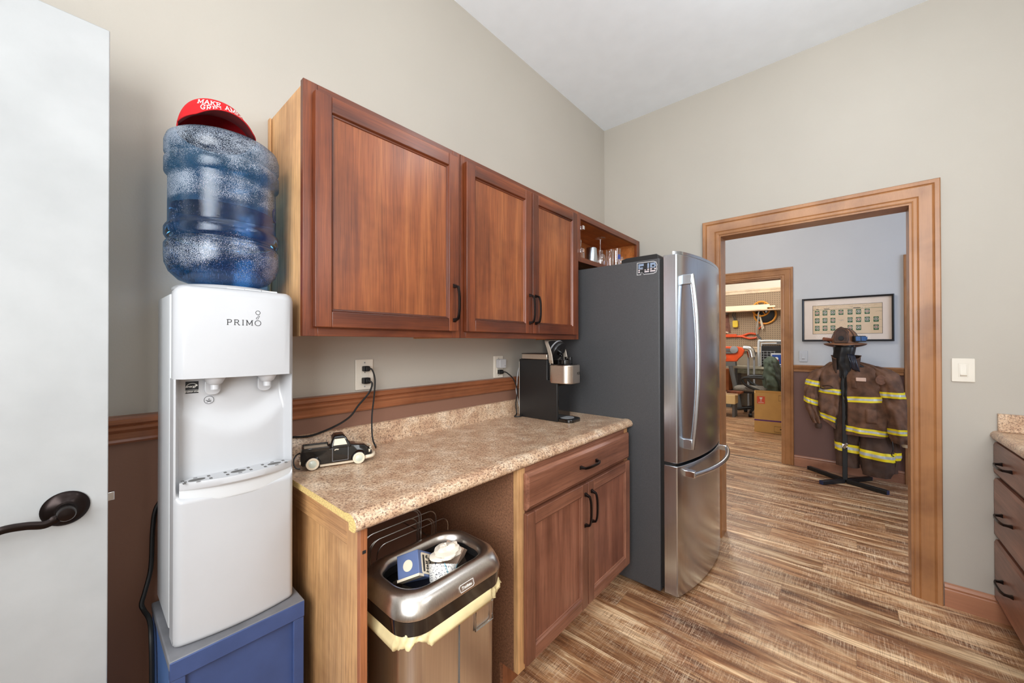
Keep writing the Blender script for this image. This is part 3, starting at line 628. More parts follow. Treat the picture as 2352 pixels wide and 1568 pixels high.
mb = MB(); mb.lathe([(.030, 0), (.037, .03), (.039, .055), (.031, .085), (.012, .104), (.005, .112)], (2.43, -.235, GZ), 28, capa=False, capb=False); mb.build('bowl', A['glass'], o, smooth=50)
mb = MB(); mb.lathe([(.005, .112), (.0035, .14), (.0035, .185), (.007, .197)], (2.43, -.235, GZ), 14); mb.build('stem', A['glass'], o, smooth=50)
mb = MB(); mb.lathe([(.008, .195), (.03, .2), (.036, .202), (.036, .2035), (.006, .2035)], (2.43, -.235, GZ), 28); mb.build('foot', A['glass'], o, smooth=30)
tall = [(.026, 0), (.028, .006), (.027, .012), (.034, .16)]
glass_item('beer_glass', 'tall plain beer glass in the back row of the cabinet', 'glass', 2.60, -.13, tall, A['glass'])
glass_item('beer_glass', 'tall slender beer glass left of the printed pint', 'glass', 2.585, -.23, [(.025, 0), (.027, .006), (.024, .014), (.030, .15)], A['glass'])
o = thing('pint_glass', 'tall pint glass with a blue printed emblem', 'glass', (2.67, -.235, GZ))
mb = MB(); mb.lathe([(.028, 0), (.03, .006), (.036, .17)], (2.67, -.235, GZ), 28, capb=False); mb.build('body', A['glass'], o, smooth=40)
mb = MB(); mb.grid(lambda u, v: Vector((2.67+.0362*math.cos(4.0+u*.8), -.235+.0362*math.sin(4.0+u*.8), GZ+.09+v*.035)), 8, 3); mb.build('print', plain('blue_print', srgb(60, 78, 150), .4), o)
o = thing('tulip_glass', 'short round glass with a yellow emblem at the right of the cabinet', 'glass', (2.755, -.225, GZ))
mb = MB(); mb.lathe([(.024, 0), (.032, .01), (.041, .05), (.036, .09), (.028, .125)], (2.755, -.225, GZ), 28, capb=False); mb.build('body', A['glass'], o, smooth=50)
mb = MB(); mb.lathe([(.017, 0), (.017, .001)], (0, 0, 0), 20, 'Y', T=Matrix.Translation((2.735, -.2645, GZ+.045)) @ Matrix.Rotation(math.radians(-25), 4, 'Z')); mb.build('emblem', A['yellow'], o, fix=True)
glass_item('orange_cup', 'rounded orange cup, rightmost in the open cabinet', 'cup', 2.835, -.2, [(.026, 0), (.034, .01), (.04, .05), (.038, .1), (.033, .125)], plain('orange_stoneware', srgb(206, 128, 56), .35))
# ============================================================ worktop
CL, CR = .4537, 2.047
prof = [(0, 1.0), (-.016, 1.0), (-.02, .996), (-.021, .938), (-.026, .924), (-.036, .9145), (-.05, .914), (-.578, .914), (-.592, .9165), (-.606, .917), (-.618, .914), (-.629, .907), (-.635, .897), (-.636, .888), (-.632, .880), (-.622, .8765), (-.600, .8765), (-.598, .8955), (-.004, .8955), (0, .8955)]
wt = thing('worktop', 'speckled beige laminate worktop with rolled edge and backsplash, left wall', 'countertop', (CL, 0, .9))
mb = MB(); mb.prism(prof, 'X', CL, CR, caps=False); mb.build('top', A['counter'], wt, smooth=50)
mb = MB(); mb.prism(prof, 'X', CL-.0006, CL+.0002); mb.build('raw_end', A['chip'], wt, smooth=0)
mb = MB(); mb.prism(prof, 'X', CR-.0002, CR+.0006); mb.build('raw_end', A['chip'], wt, smooth=0)
wt.children[0]['label'] = 'speckled laminate surface'; wt.children[1]['label'] = 'raw yellow chipboard end'
# ============================================================ end panel, base cabinet
ep = thing('end_panel', 'maple-coloured end panel holding up the left end of the worktop', 'panel', (.474, -.3, 0))
mb = MB(); x0, x1 = .474, .4925; ya, yb = -.60, -.03; zt = .875
mb.box(x0+.008, x1, ya+.001, yb, .002, zt-.001, 0)
mb.box(x0, x0+.008, ya, ya+.055, .001, zt, 0); mb.box(x0, x0+.008, yb-.055, yb, .001, zt, 0); mb.box(x0, x0+.008, ya+.055, yb-.055, zt-.062, zt, 1); mb.box(x0, x0+.008, ya+.055, yb-.055, .001, .09, 1)
mb.build('panel', [A['maple'], A['mapleH']], ep, bevel=.001)
A['cherryLt'] = wood('orange_brown_stile', srgb(148, 88, 54), srgb(168, 106, 68), srgb(184, 122, 84), 'Z', seed=12)
mb = MB(); mb.box(.474, .4925, -.6185, -.6005, .001, .875); mb.build('front_edge', A['cherryLt'], ep, bevel=.001)
mb = MB(); mb.box(.479, .488, -.6195, -.6185, .812, .820); mb.build('notch', A['ink'], ep)
bc = thing('base_cabinet', 'umber base cabinet with one drawer over two doors next to the refrigerator', 'cabinet', (1.077, 0, 0))
mb = MB(); x0, x1 = 1.077, 2.006; yb = -.600
mb.prism([(-.004, .001), (-.53, .001), (-.53, .124), (yb, .124), (yb, .872), (-.004, .872)], 'X', x0, x0+.016, 0)
mb.box(x1-.016, x1, -.004, yb, .115, .872, 1); mb.box(x0+.016, x1-.016, -.004, yb, .130, .146, 1); mb.box(x0+.016, x1, -.512, -.53, .001, .115, 2); mb.box(x0+.016, x1-.016, -.004, -.010, .146, .872, 1)
mb.build('carcass', [A['chipd'], A['maple'], A['cherryLt']], bc, smooth=0)
mb = MB(); yf = -.622
mb.box(x0, x0+.04, yb, yf, .124, .874, 0); mb.box(x1-.04, x1, yb, yf, .124, .874, 0); mb.box(x0+.04, x1-.04, yb, yf, .84, .874, 1); mb.box(x0+.04, x1-.04, yb, yf, .694, .734, 1); mb.box(x0+.04, x1-.04, yb, yf, .124, .155, 1)
mb.build('face_frame', [A['maple'], A['brownH']], bc, bevel=.001)
panel_front(bc, 'drawer', 1.106, 1.990, .718, .856, yf-.002, BM, slab=True, pulls=[((1.55, .790), 'X')])
panel_front(bc, 'door', 1.106, 1.545, .148, .706, yf-.002, BM, pulls=[((1.520, .590), 'Z')])
panel_front(bc, 'door', 1.551, 1.990, .148, .706, yf-.002, BM, pulls=[((1.576, .590), 'Z')])
# ============================================================ refrigerator
fx0, fx1, fyb, fyd = 2.052, 2.905, -.785, -.872
FX0, FX1 = 2.056, 2.905
fr = thing('refrigerator', 'stainless refrigerator with graphite side and bottom freezer drawer by the doorway', 'refrigerator', (2.48, -.4, 0))
mb = MB(); mb.box(fx0, fx1, -.06, fyb, .022, 1.795); mb.build('case', A['graph'], fr, bevel=.004)
mb = MB(); mb.prism([(-.55, 1.796), (-.765, 1.796), (-.765, 1.82), (-.755, 1.83), (-.58, 1.83), (-.55, 1.822)], 'X', fx0+.04, fx0+.16); mb.build('hinge_cover', A['black'], fr, bevel=.003, fix=True)
mb = MB(); mb.prism([(-.55, 1.796), (-.765, 1.796), (-.765, 1.82), (-.755, 1.83), (-.58, 1.83), (-.55, 1.822)], 'X', fx1-.16, fx1-.04); mb.build('hinge_cover', A['black'], fr, bevel=.003, fix=True)
mb = MB(); mb.box(fx0+.012, fx1-.012, fyb, fyb-.016, .05, 1.79); mb.build('gasket', A['rubber'], fr)
def bulge(x): u = (x-(FX0+FX1)/2)/((FX1-FX0)/2); return fyd-.062*(1-u*u)**.9 if abs(u) < 1 else fyd
def fdoor(name, z0, z1, top_lip=0):
    K = 28; xs = [FX0+(FX1-FX0)*i/K for i in range(K+1)]; mb = MB()
    front = [(x, bulge(x)) for x in xs]; front[0] = (FX0, fyd+.004); 
    poly = [(FX0, fyb-.018)]+[(FX0+.0, fyd+.006), (FX0+.004, fyd)]+front[1:-1]+[(FX1-.004, fyd), (FX1, fyd+.006), (FX1, fyb-.018)]
    mb.prism(poly, 'Z', z0, z1); return mb.build(name, A['steel'], fr, bevel=.003, seg=2, fix=True, smooth=30)
dt = fdoor('door', .716, 1.806); 
mb = MB(); mb.prism([(FX0+.001, fyd+.02)]+[(FX0+(FX1-FX0)*i/28, bulge(FX0+(FX1-FX0)*i/28)+.001) for i in range(1, 28)]+[(FX1-.001, fyd+.02)], 'Z', 1.8065, 1.822); mb.build('top_lip', A['steel'], dt, fix=True, smooth=30)
dz = fdoor('freezer_drawer', .026, .700)
mb = MB(); mb.box(FX0+.01, FX1-.01, fyb-.016, fyb-.075, .70, .716); mb.build('seam_shadow_gap', A['rubber'], fr)
hx = FX0+.062; hy = bulge(hx)
mb = MB(); pts = []
for i in range(25):
    u = i/24*2-1; pts.append((hx+.004, hy-.034-.03*(1-u*u), 1.245+u*.455))
mb.tube(pts, .0125, 12, flat=1.15); dh = mb.build('handle', A['steel'], dt, fix=True, smooth=60)
for z in (1.675, .815): mb = MB(); mb.box(hx-.014, hx+.012, hy+.010, hy-.040, z-.026, z+.026); mb.build('handle_mount', A['steel'], dh, bevel=.003, fix=True)
mb = MB(); pts = []
xa, xb_ = FX0+.07, FX1-.07
for i in range(29):
    u = i/28*2-1; x = (xa+xb_)/2+u*(xb_-xa)/2; pts.append((x, bulge(x)-.040-.018*(1-u*u), .655))
mb.tube(pts, .0125, 12); fh = mb.build('handle', A['steelH'], dz, fix=True, smooth=60)
for x in (xa+.012, xb_-.012): mb = MB(); mb.box(x-.018, x+.018, bulge(x)+.008, bulge(x)-.042, .638, .672); mb.build('handle_mount', A['chrome'], fh, bevel=.003, fix=True)
for y in (-.15, -.7):
    for x in (fx0+.08, fx1-.08):
        mb = MB(); mb.lathe([(.02, .0), (.02, .0225)], (x, y, 0), 14); mb.build('foot', A['black'], fr, fix=True)
# sticker on the case side: three block letters with a striped fill and a white outline
T = frame((fx0-.0008, -.719, 1.750), (0, -1, 0), (0, 0, 1)); T = T @ Matrix.Rotation(math.radians(-1), 4, 'Z')
st = thing('letter_sticker', 'white outlined FJB letter sticker near the top of the refrigerator side', 'sticker', (fx0-.0008, -.719, 1.750))
GF = {'F': [(0, 0, .3, 1), (.3, .76, 1, 1), (.3, .38, .85, .62)], 'J': [(.6, .0, .95, 1), (0, 0, .6, .24), (0, .24, .28, .36)], 'B': [(0, 0, .3, 1), (.3, 0, .9, .22), (.3, .78, .88, 1), (.3, .41, .86, .6), (.70, .22, 1, .41), (.68, .6, .98, .78)]}
def letters(mb, z):
    u = -.049
    for ch, wd in (('F', .03), ('J', .026), ('B', .032)):
        for a, b, c, d in GF[ch]: mb.box(u+a*wd, u+c*wd, -.026+b*.052, -.026+d*.052, z, z+.0004, T=T)
        u += wd+.005
def blob(g): return [(-.049-g, -.026-g), (-.039+g*.6, -.026-g), (-.037+g*.6, -.018-g*.2), (-.026-g*.2, -.018-g*.2), (-.018, -.026-g), (.036, -.026-g), (.0445+g*.7, -.022-g*.7), (.047+g, -.012), (.045+g, .002), (.047+g, .012), (.043+g*.7, .022+g*.8), (.034, .026+g), (-.049-g, .026+g)]
mb = MB(); mb.prism(blob(.0085), 'Z', 0, .0003, T=T); mb.build('backing', A['white'], st, fix=True)
mb = MB(); mb.prism(blob(.0045), 'Z', .0004, .0007, T=T); mb.build('outline', A['ink'], st, fix=True)
def m_flag():
    m_, nt, b = newmat('striped_flag_print'); v = coords(nt); sx = nt.nodes.new('ShaderNodeSeparateXYZ'); nt.links.new(v, sx.inputs[0])
    w_ = N(nt, 'ShaderNodeMath', operation='MULTIPLY'); w_.inputs[1].default_value = 95; nt.links.new(sx.outputs[2], w_.inputs[0]); f_ = N(nt, 'ShaderNodeMath', operation='FRACT'); nt.links.new(w_.outputs[0], f_.inputs[0])
    st_ = ramp(nt, f_.outputs[0], [(.48, srgb(226, 210, 210)), (.52, srgb(96, 96, 104))]); g = N(nt, 'ShaderNodeMath', operation='GREATER_THAN'); g.inputs[1].default_value = .0; nt.links.new(sx.outputs[2], g.inputs[0])
    nt.links.new(mixc(nt, st_, srgb(132, 148, 172), g.outputs[0]), b.inputs['Base Color']); return m_
mb = MB(); letters(mb, .0009); mb.build('letters', m_flag(), st, fix=True)
# ============================================================ cabinet run at the right edge
rc = thing('drawer_cabinet', 'umber drawer cabinet at the right edge of the room', 'cabinet', (2.4, -2.4, 0))
ry = -2.085; mb = MB()
mb.box(1.9, XB-.002, -2.74, ry, .105, .874, 0); mb.box(1.9, XB-.002, -2.74, ry-.07, .002, .105, 0); mb.build('carcass', A['brownV'], rc)
for z0, z1 in ((.708, .862), (.412, .690), (.106, .394)):
    panel_front(rc, 'drawer', 2.40, XB-.006, z0, z1, ry+.001, BM, side=1, slab=True, pulls=[((2.72, (z0+z1)/2+.0), 'X')])
    panel_front(rc, 'drawer', 1.91, 2.39, z0, z1, ry+.001, BM, side=1, slab=True, pulls=[((2.15, (z0+z1)/2), 'X')])
wt2 = thing('worktop', 'speckled beige worktop end with backsplash at the right edge', 'countertop', (2.4, -2.4, .9))
mb = MB(); mb.prism([(2.745, 0), (2.745, 0)][:0]+[(-2.748, .8765), (-2.748, .914), (-2.09, .914), (-2.078, .917), (-2.066, .912), (-2.058, .902), (-2.056, .89), (-2.062, .879), (-2.072, .8765)], 'X', 1.89, XB-.001); mb.build('top', A['counter'], wt2, fix=True, smooth=40)
mb = MB(); mb.box(XB-.021, XB-.001, -2.748, -2.0785, .9145, 1.0); mb.build('backsplash', A['counter'], wt2, bevel=.002)
# ============================================================ blue crate
ZC = .600
cr = thing('painted_crate', 'blue painted wooden box stand under the water dispenser', 'crate', (.295, -.2, 0))
cx0, cx1, cy0, cy1 = .148, .443, -.350, -.035
mb = MB(); mb.box(cx0, cx1, cy0, cy1, ZC-.022, ZC, 0); mb.build('top_board', [A['bluel']], cr, bevel=.003)
mb = MB(); mb.box(cx0+.001, cx1-.001, cy0-.002, cy0+.016, ZC-.046, ZC-.002); mb.build('front_rail', A['blue'], cr, bevel=.002)
mb = MB()
for a, b in ((cx0+.002, cx0+.03), (cx1-.030, cx1-.002)): mb.box(a, b, cy0, cy0+.016, .002, ZC-.046)
mb.box(cx0+.03, cx1-.03, cy0, cy0+.016, .002, .04); mb.build('front_frame', A['blue'], cr, bevel=.002)
mb = MB(); mb.box(cx0+.028, cx1-.028, cy0+.012, cy0+.02, .03, ZC-.04); mb.build('front_panel', A['blue'], cr)
for nm, a, b in (('side_board', cx0+.002, cx0+.018), ('side_board', cx1-.018, cx1-.002)):
    mb = MB(); mb.box(a, b, cy0+.018, cy1, .002, ZC-.022); mb.build(nm, plain('blue_side_paint', srgb(72, 104, 156), .55, var=.1), cr, bevel=.002)
mb = MB(); mb.box(cx0+.018, cx1-.018, cy1+.0, cy1-.012, .002, ZC-.022); mb.build('back_board', A['blue'], cr)
# ============================================================ water dispenser
X0, X1, Y0, Y1, Z0, Z1 = .161, .428, -.312, -.018, ZC+.001, 1.487
wd = thing('water_dispenser', 'tall white top-loading water dispenser standing on the blue box', 'water dispenser', (.295, -.165, Z0))
def fcurve(x, d=.018):
    u = (x-(X0+X1)/2)/((X1-X0)/2); return Y0-d*(1-u*u)
mb = MB(); mb.prism(rrect(X0, X1, Y0+.075, Y1, .012), 'Z', Z0+.012, Z1-.018); mb.build('rear_body', A['whiteg'], wd, bevel=.003, fix=True)
mb = MB(); mb.prism(rrect(X0+.004, X1-.004, Y0+.0665, Y0+.080, .003), 'Z', Z0+.006, Z1-.01); mb.build('side_trim', A['white'], wd, bevel=.002, fix=True)
def outline(d, inset=0, n=18):
    xs = [X0+inset+(X1-X0-2*inset)*i/n for i in range(n+1)]; r = .016; out = [(X0+inset, Y0+.05), (X0+inset, Y0+r)]
    for i, x in enumerate(xs[1:-1]):
        e = min(x-xs[0], xs[-1]-x); k = max(0, 1-e/r); out.append((x, fcurve(x, d)+inset+r*(1-math.sqrt(max(0, 1-k*k)))))
    return out+[(X1-inset, Y0+r), (X1-inset, Y0+.05)]
def loft(mb, rings, mi=0, cap=True):
    n = len(rings[0]); vs = [p for r in rings for p in r]
    mb.add(vs, [(i*n+k, i*n+(k+1) % n, (i+1)*n+(k+1) % n, (i+1)*n+k) for i in range(len(rings)-1) for k in range(n)]+([tuple(reversed(range(n))), tuple(range((len(rings)-1)*n, len(rings)*n))] if cap else []), mi)
# hood with rounded top edge
mb = MB(); rg = []
for z, ins in ((1.2535, .0), (1.256, 0), (1.465, 0), (1.476, .003), (1.483, .009), (1.487, .018)):
    rg.append([Vector((x, y, z)) for x, y in outline(.012, ins)])
loft(mb, rg); mb.build('hood', A['white'], wd, fix=True, smooth=40)
mb = MB(); mb.box(X0+.02, X1-.02, Y0+.04, Y1-.02, 1.470, 1.489); mb.build('top_deck', A['white'], wd, bevel=.004)
for i in range(3):
    mb = MB(); a = .268+i*.040; mb.box(a, a+.0385, Y0+.014, Y0+.036, 1.484, 1.4905); mb.build('button', A['whiteg'], wd, bevel=.001)
mb = MB(); mb.lathe([(.118, 1.487), (.12, 1.492), (.112, 1.499), (.07, 1.503), (.05, 1.50)], (.292, -.165, 0), 40); mb.build('bottle_seat', A['white'], wd, fix=True, smooth=40)
# recessed front, one moulded sheet
ZH, ZTR = 1.2535, .985
def sm(t): t = max(0, min(1, t)); return t*t*(3-2*t)
def recess(x, z):
    if z < ZTR-.03: return 0
    cu = (x-(X0+X1)/2)/((X1-X0)/2); edge = sm((1-abs(cu))/.12)
    low = 1.215-.085*(1-abs(cu-.0)**2.0)                 # curved lip of the deep pocket
    deep = sm((z-low+.05)/.09); side = sm((.80-abs(cu))/.12+ .2)
    return edge*(.050*sm((z-(ZTR-.035))/.04))+.017*deep*sm((.93-abs(cu))/.10)
def fs(u, v):
    x = X0+(X1-X0)*u; z = Z0+(ZH-Z0)*v; e = min(x-X0, X1-x); r = .016; k = max(0, 1-e/r)
    y = fcurve(x, .012+.006*(1-v))+r*(1-math.sqrt(max(0, 1-k*k)))+recess(x, z)
    bz = max(0, 1-(z-Z0)/.010); y += .008*bz*bz
    return Vector((x, y, z))
mb = MB(); mb.grid(fs, 73, 150); nU = 73; b = len(mb.v)
mb.box(X0+.0005, X1-.0005, Y0+.066, Y0+.07, Z0+.004, ZH); mb.build('front_shell', A['white'], wd, smooth=60)
mb = MB()
for sg, x in ((1, X0), (-1, X1)): mb.add([fs(0 if sg > 0 else 1, v/40)+Vector((0, 0, 0)) for v in range(41)]+[Vector((x, Y0+.067, Z0+(ZH-Z0)*v/40)) for v in range(41)], [(i, i+1, 42+i, 41+i) for i in range(40)])
mb.build('side_edge', A['white'], wd, smooth=60)
# taps
for x in (.243, .363):
    T = Matrix.Translation((x, Y0+.022, 0)); mb = MB(); mb.lathe([(.024, 1.2535), (.022, 1.249), (.016, 1.238), (.0095, 1.234), (.0095, 1.222)], (x, Y0+.020, 0), 24); tp = mb.build('tap', A['white'], wd, fix=True, smooth=40)
    mb = MB(); mb.prism(rrect(x-.017, x+.017, 1.206, 1.252, .014), 'Y', Y0+.048, Y0+.040); mb.build('lever', A['white'], tp, bevel=.0015, fix=True)
# drip tray
mb = MB(); tray = []
tz = .999
def tro(k, n=24):
    xs = [X0+.010+(X1-X0-.016)*i/n for i in range(n+1)]; return [(x, Y0+.012-(.030*k+.0)*(1-((x-(X0+X1)/2)/((X1-X0)/2))**2)) for x in xs]
back = [(X1-.022, Y0+.020), (X1-.045, Y0+.046), (X0+.045, Y0+.046), (X0+.022, Y0+.020)]
rings = [[Vector((x, y, z)) for x, y in tro(k)+back] for k, z in ((.95, .944), (1.0, .950), (1.0, .976), (1.02, .980))]
loft(mb, rings); tr = mb.build('drip_tray', A['whiteg'], wd, fix=True, smooth=30)
mb = MB(); rings = [[Vector((x, y, z)) for x, y in tro(k)+back] for k, z in ((1.30, .9805), (1.38, .984), (1.38, .996), (1.34, tz))]
loft(mb, rings); mb.build('tray_lid', A['white'], tr, fix=True, smooth=30)
for i, cx in enumerate((.205, .292, .378)):
    cy = Y0+.008; mb = MB()
    mb.prism([(cx+.017*math.cos(a*PI/10), cy+.0105*math.sin(a*PI/10)) for a in range(20)], 'Z', tz, tz+.0006)
    for sx_ in (-1, 1):
        for sy_ in (-1, 1): mb.box(cx+sx_*.026-.003, cx+sx_*.026+.003, cy+sy_*.0125-.0055, cy+sy_*.0125+.0055, tz, tz+.0006)
    for sy_ in (-1, 1): mb.box(cx-.004, cx+.004, cy+sy_*.0195-.002, cy+sy_*.0195+.002, tz, tz+.0006)
    if i == 0: mb.box(.180, .185, Y0+.002, Y0+.012, tz, tz+.0006)
    mb.build('drain_slots', A['slot'], tr, fix=True)
# lettering and bubbles on the hood
def on_hood(x, z, o_=.0006): return Vector((x, fcurve(x, .012)-o_, z))
mb = MB(); slab_text(mb, 'PRIM', lambda u, v: on_hood(.2905+u, 1.3905+v), .0135, thick=.12, gap=.30, serif=.12)
def ringm(cx, cz, r, t): 
    vs = []; n = 24
    for k in range(n):
        a = 2*PI*k/n
        for rr in (r-t, r): vs.append(on_hood(cx+rr*math.cos(a), cz+rr*math.sin(a)))
    mb.add(vs, [(2*k, 2*k+1, (2*k+3) % (2*n), (2*k+2) % (2*n)) for k in range(n)])
ringm(.3315, 1.397, .0078, .0014); ringm(.3300, 1.410, .0030, .0008); ringm(.3335, 1.4155, .0025, .0008); ringm(.3315, 1.4255, .0058, .0011)
mb.build('lettering', A['ink'], wd, smooth=0)
# stickers in the recess
def rc_pt(x, z, o_=.0008): 
    v = (z-Z0)/(ZH-Z0); u = (x-X0)/(X1-X0); p = fs(u, v); return Vector((x, p.y-o_, z))
def patch(mb, x0, x1, z0, z1, o_=.0008, n=6): mb.grid(lambda u, v: rc_pt(x0+(x1-x0)*u, z0+(z1-z0)*v, o_), n, n)
def txt_patch(mb, s_, cx, cz, size, o_=.0016, bold=.0, shear=0):
    me = text_mesh(s_, size, .0, bold)
    mb.add([rc_pt(cx+v.co.x+shear*v.co.y, cz+v.co.y, o_) for v in me.vertices], [tuple(p.vertices) for p in me.polygons])
es = None
mb = MB(); patch(mb, .190, .216, 1.212, 1.243); es = mb.build('energy_sticker', A['ink'], wd, smooth=0)
mb = MB(); txt_patch(mb, 'ENERGY STAR', .203, 1.2165, .0046, bold=.0001); txt_patch(mb, 'energy', .201, 1.230, .0078, bold=.0001, shear=.25)
st5 = [(.2115+.0035*(1 if k % 2 == 0 else .42)*math.sin(k*PI/5), 1.2325+.0035*(1 if k % 2 == 0 else .42)*math.cos(k*PI/5)) for k in range(10)]
mb.add([rc_pt(x, z, .0016) for x, z in st5], [tuple(range(10))])
for a in range(16):
    t0, t1 = math.radians(20+a*140/16), math.radians(20+(a+1)*140/16); mb.add([rc_pt(.203+r_*math.cos(t), 1.2275+r_*.9*math.sin(t), .0016) for r_, t in ((.0112, t0), (.0112, t1), (.0122, t1), (.0122, t0))], [(0, 1, 2, 3)])
mb.add([rc_pt(x, z, .0016) for x, z in ((.190, 1.2202), (.216, 1.2202), (.216, 1.2208), (.190, 1.2208))], [(0, 1, 2, 3)])
mb.build('sticker_print', A['thread'], es, smooth=0)
mb = MB(); mb.grid(lambda u, v: rc_pt(.2375+.0125*v*math.cos(2*PI*u), 1.1915+.0125*v*math.sin(2*PI*u)), 28, 3, cu=True); rs_ = mb.build('round_sticker', A['white'], wd, smooth=0)
mb = MB(); mb.grid(lambda u, v: rc_pt(.2375+(.0098+.001*v)*math.cos(2*PI*u), 1.1915+(.0098+.001*v)*math.sin(2*PI*u), .0014), 28, 2, cu=True)
for x0_, z0_, x1_, z1_ in ((-.005, -.006, .005, -.001), (.005, -.006, -.005, -.001), (-.007, .0, -.002, -.003), (-.002, -.003, .003, -.002), (0, .003, .002, .0005), (0, .003, -.0015, .0)):
    d = Vector((z1_-z0_, x0_-x1_)).normalized()*.0006
    mb.add([rc_pt(.2375+a, 1.1915+b, .0014) for a, b in ((x0_-d.x, z0_-d.y), (x1_-d.x, z1_-d.y), (x1_+d.x, z1_+d.y), (x0_+d.x, z0_+d.y))], [(0, 1, 2, 3)])
mb.build('warning_print', A['ink'], rs_, smooth=0)
cord('power_cord', [(.185, -.009, .90), (.160, -.009, .86), (.152, -.014, .80), (.147, -.03, .70), (.134, -.045, .645), (.126, -.055, .618), (.130, -.065, .602), (.1385, -.10, .585), (.1385, -.14, .54), (.138, -.16, .4)], .0055,
     'thick black cord running down behind the left side of the water dispenser')
# ============================================================ bottle
BX, BY, BZ, BR_ = .290, -.168, 1.503, .1345
bt = thing('water_bottle', 'big blue ribbed five-gallon bottle upside down on the dispenser', 'bottle', (BX, BY, BZ))
PB = [(.03, .0), (.075, .004), (.105, .016), (.125, .038), (.1335, .062), (.1345, .085), (.1345, .112), (.1315, .118), (.127, .122), (.1268, .127), (.1315, .131), (.1345, .137), (.1345, .156), (.1315, .163), (.1275, .168), (.1265, .175), (.1265, .300), (.1285, .306), (.1345, .313), (.1345, .345), (.1305, .351), (.1275, .355), (.1305, .360), (.1345, .366), (.1345, .395), (.130, .410), (.118, .420), (.10, .425), (.085, .422), (.05, .418), (.001, .417)]
PB = [(r, z*.985) for r, z in PB]
mb = MB(); mb.lathe(PB, (BX, BY, BZ), 72, capb=False, capa=False); mb.build('shell', A['bottle'], bt, smooth=50)
mb = MB(); mb.lathe([(max(.001, r-.004), z) for r, z in PB if z < .205]+[(.1225, .214), (.001, .214)], (BX, BY, BZ+.001), 64, capb=False); mb.build('water', A['water'], bt, smooth=50)
A['bluemark'] = plain('dark_blue_print', srgb(28, 52, 110), .5)
mb = MB()
def onb(a, z, r=.1272): return Vector((BX+r*math.cos(a), BY+r*math.sin(a), BZ+z))
a0 = math.radians(-29)
for k in range(14):
    t0, t1 = math.radians(40+k*280/14), math.radians(40+(k+1)*280/14)
    mb.add([onb(a0+(.16)*math.cos(t)*q, .225+.021*math.sin(t)*q) for q, t in ((1, t0), (1, t1), (.74, t1), (.74, t0))], [(0, 1, 2, 3)])
for k in range(3): mb.add([onb(a0+.17+k*.1+dx, .205+dz) for dx, dz in ((0, 0), (.025, 0), (.045, .03), (.02, .03))], [(0, 1, 2, 3)])
mb.build('logo', A['bluemark'], bt, smooth=0)
# ============================================================ red cap
CX, CY, CZ = .262, -.180, BZ+.4175
hat = thing('baseball_cap', 'red baseball cap with white slogan lying on the water bottle', 'cap', (CX, CY, CZ)); hz0 = CZ+.004
def lift(a): f_ = max(0, -math.sin(a)); return .023*f_**1.3
def crown(a, t, o_=0):
    """a: azimuth, -pi/2 is the front; t 0 at the band .. 1 at the top"""
    rx, ry = .082, .096; fr_ = max(0, -math.sin(a)); e = 2.3+2.0*fr_; lf = lift(a); hh = .080+.004*fr_
    s_ = (lf+(hh-lf)*t)/hh; rr = max(0, 1-s_**e)**(1/e)
    return Vector((CX+(rx*rr+o_)*math.cos(a), CY+(ry*rr+o_)*math.sin(a), hz0+s_*hh+o_*s_))
mb = MB(); mb.grid(lambda u, v: crown(2*PI*u, math.sin(v*PI/2)*.9995), 56, 22, cu=True); cw = mb.build('crown', A['red'], hat, smooth=60, solid=.0012)
mb = MB()
def brim(u, v, o_=0):
    a = (u-.5)*math.radians(158); s_ = math.sin(a); rx, ry = .0825, .0965
    base = Vector((CX+rx*s_, CY-ry*math.cos(a), hz0+.004*math.cos(a)))
    out = .066*(math.cos(a)**.55 if math.cos(a) > 0 else 0)
    x = CX+rx*s_*(1+.06*v); y = base.y-out*v
    z = hz0+lift(a-PI/2)-.022*v*(.25+.75*s_*s_)-.005*v+.001
    zz = max(z, CZ+.002)
    return Vector((x, y, zz+o_))
mb.grid(lambda u, v: brim(u, v), 33, 10); mb.build('brim', A['red'], hat, smooth=60)
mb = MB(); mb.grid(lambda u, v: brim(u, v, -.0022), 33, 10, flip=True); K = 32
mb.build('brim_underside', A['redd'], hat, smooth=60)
mb = MB(); mb.tube([brim(i/K, 1, -.001) for i in range(K+1)], .0016, 6); mb.build('brim_edge', A['red'], hat)
def on_crown(u_, v_):
    a = -PI/2+u_/.086; lf = lift(a); return crown(a, max(0, (v_-lf)/(.084-lf)), .0012)
mb = MB(); slab_text(mb, 'MAKE AMERICA', lambda u, v: on_crown(u+.018,   .0495+v), .0122, thick=.16, gap=.14); slab_text(mb, 'GREAT AGAIN', lambda u, v: on_crown(u+.018, .0335+v), .0122, thick=.16, gap=.14)
mb.build('lettering', A['thread'], hat, smooth=0)
mb = MB(); mb.lathe([(.006, 0), (.0055, .002), (.001, .004)], (CX, CY, hz0+.0815), 14); mb.build('top_button', A['red'], hat, fix=True)
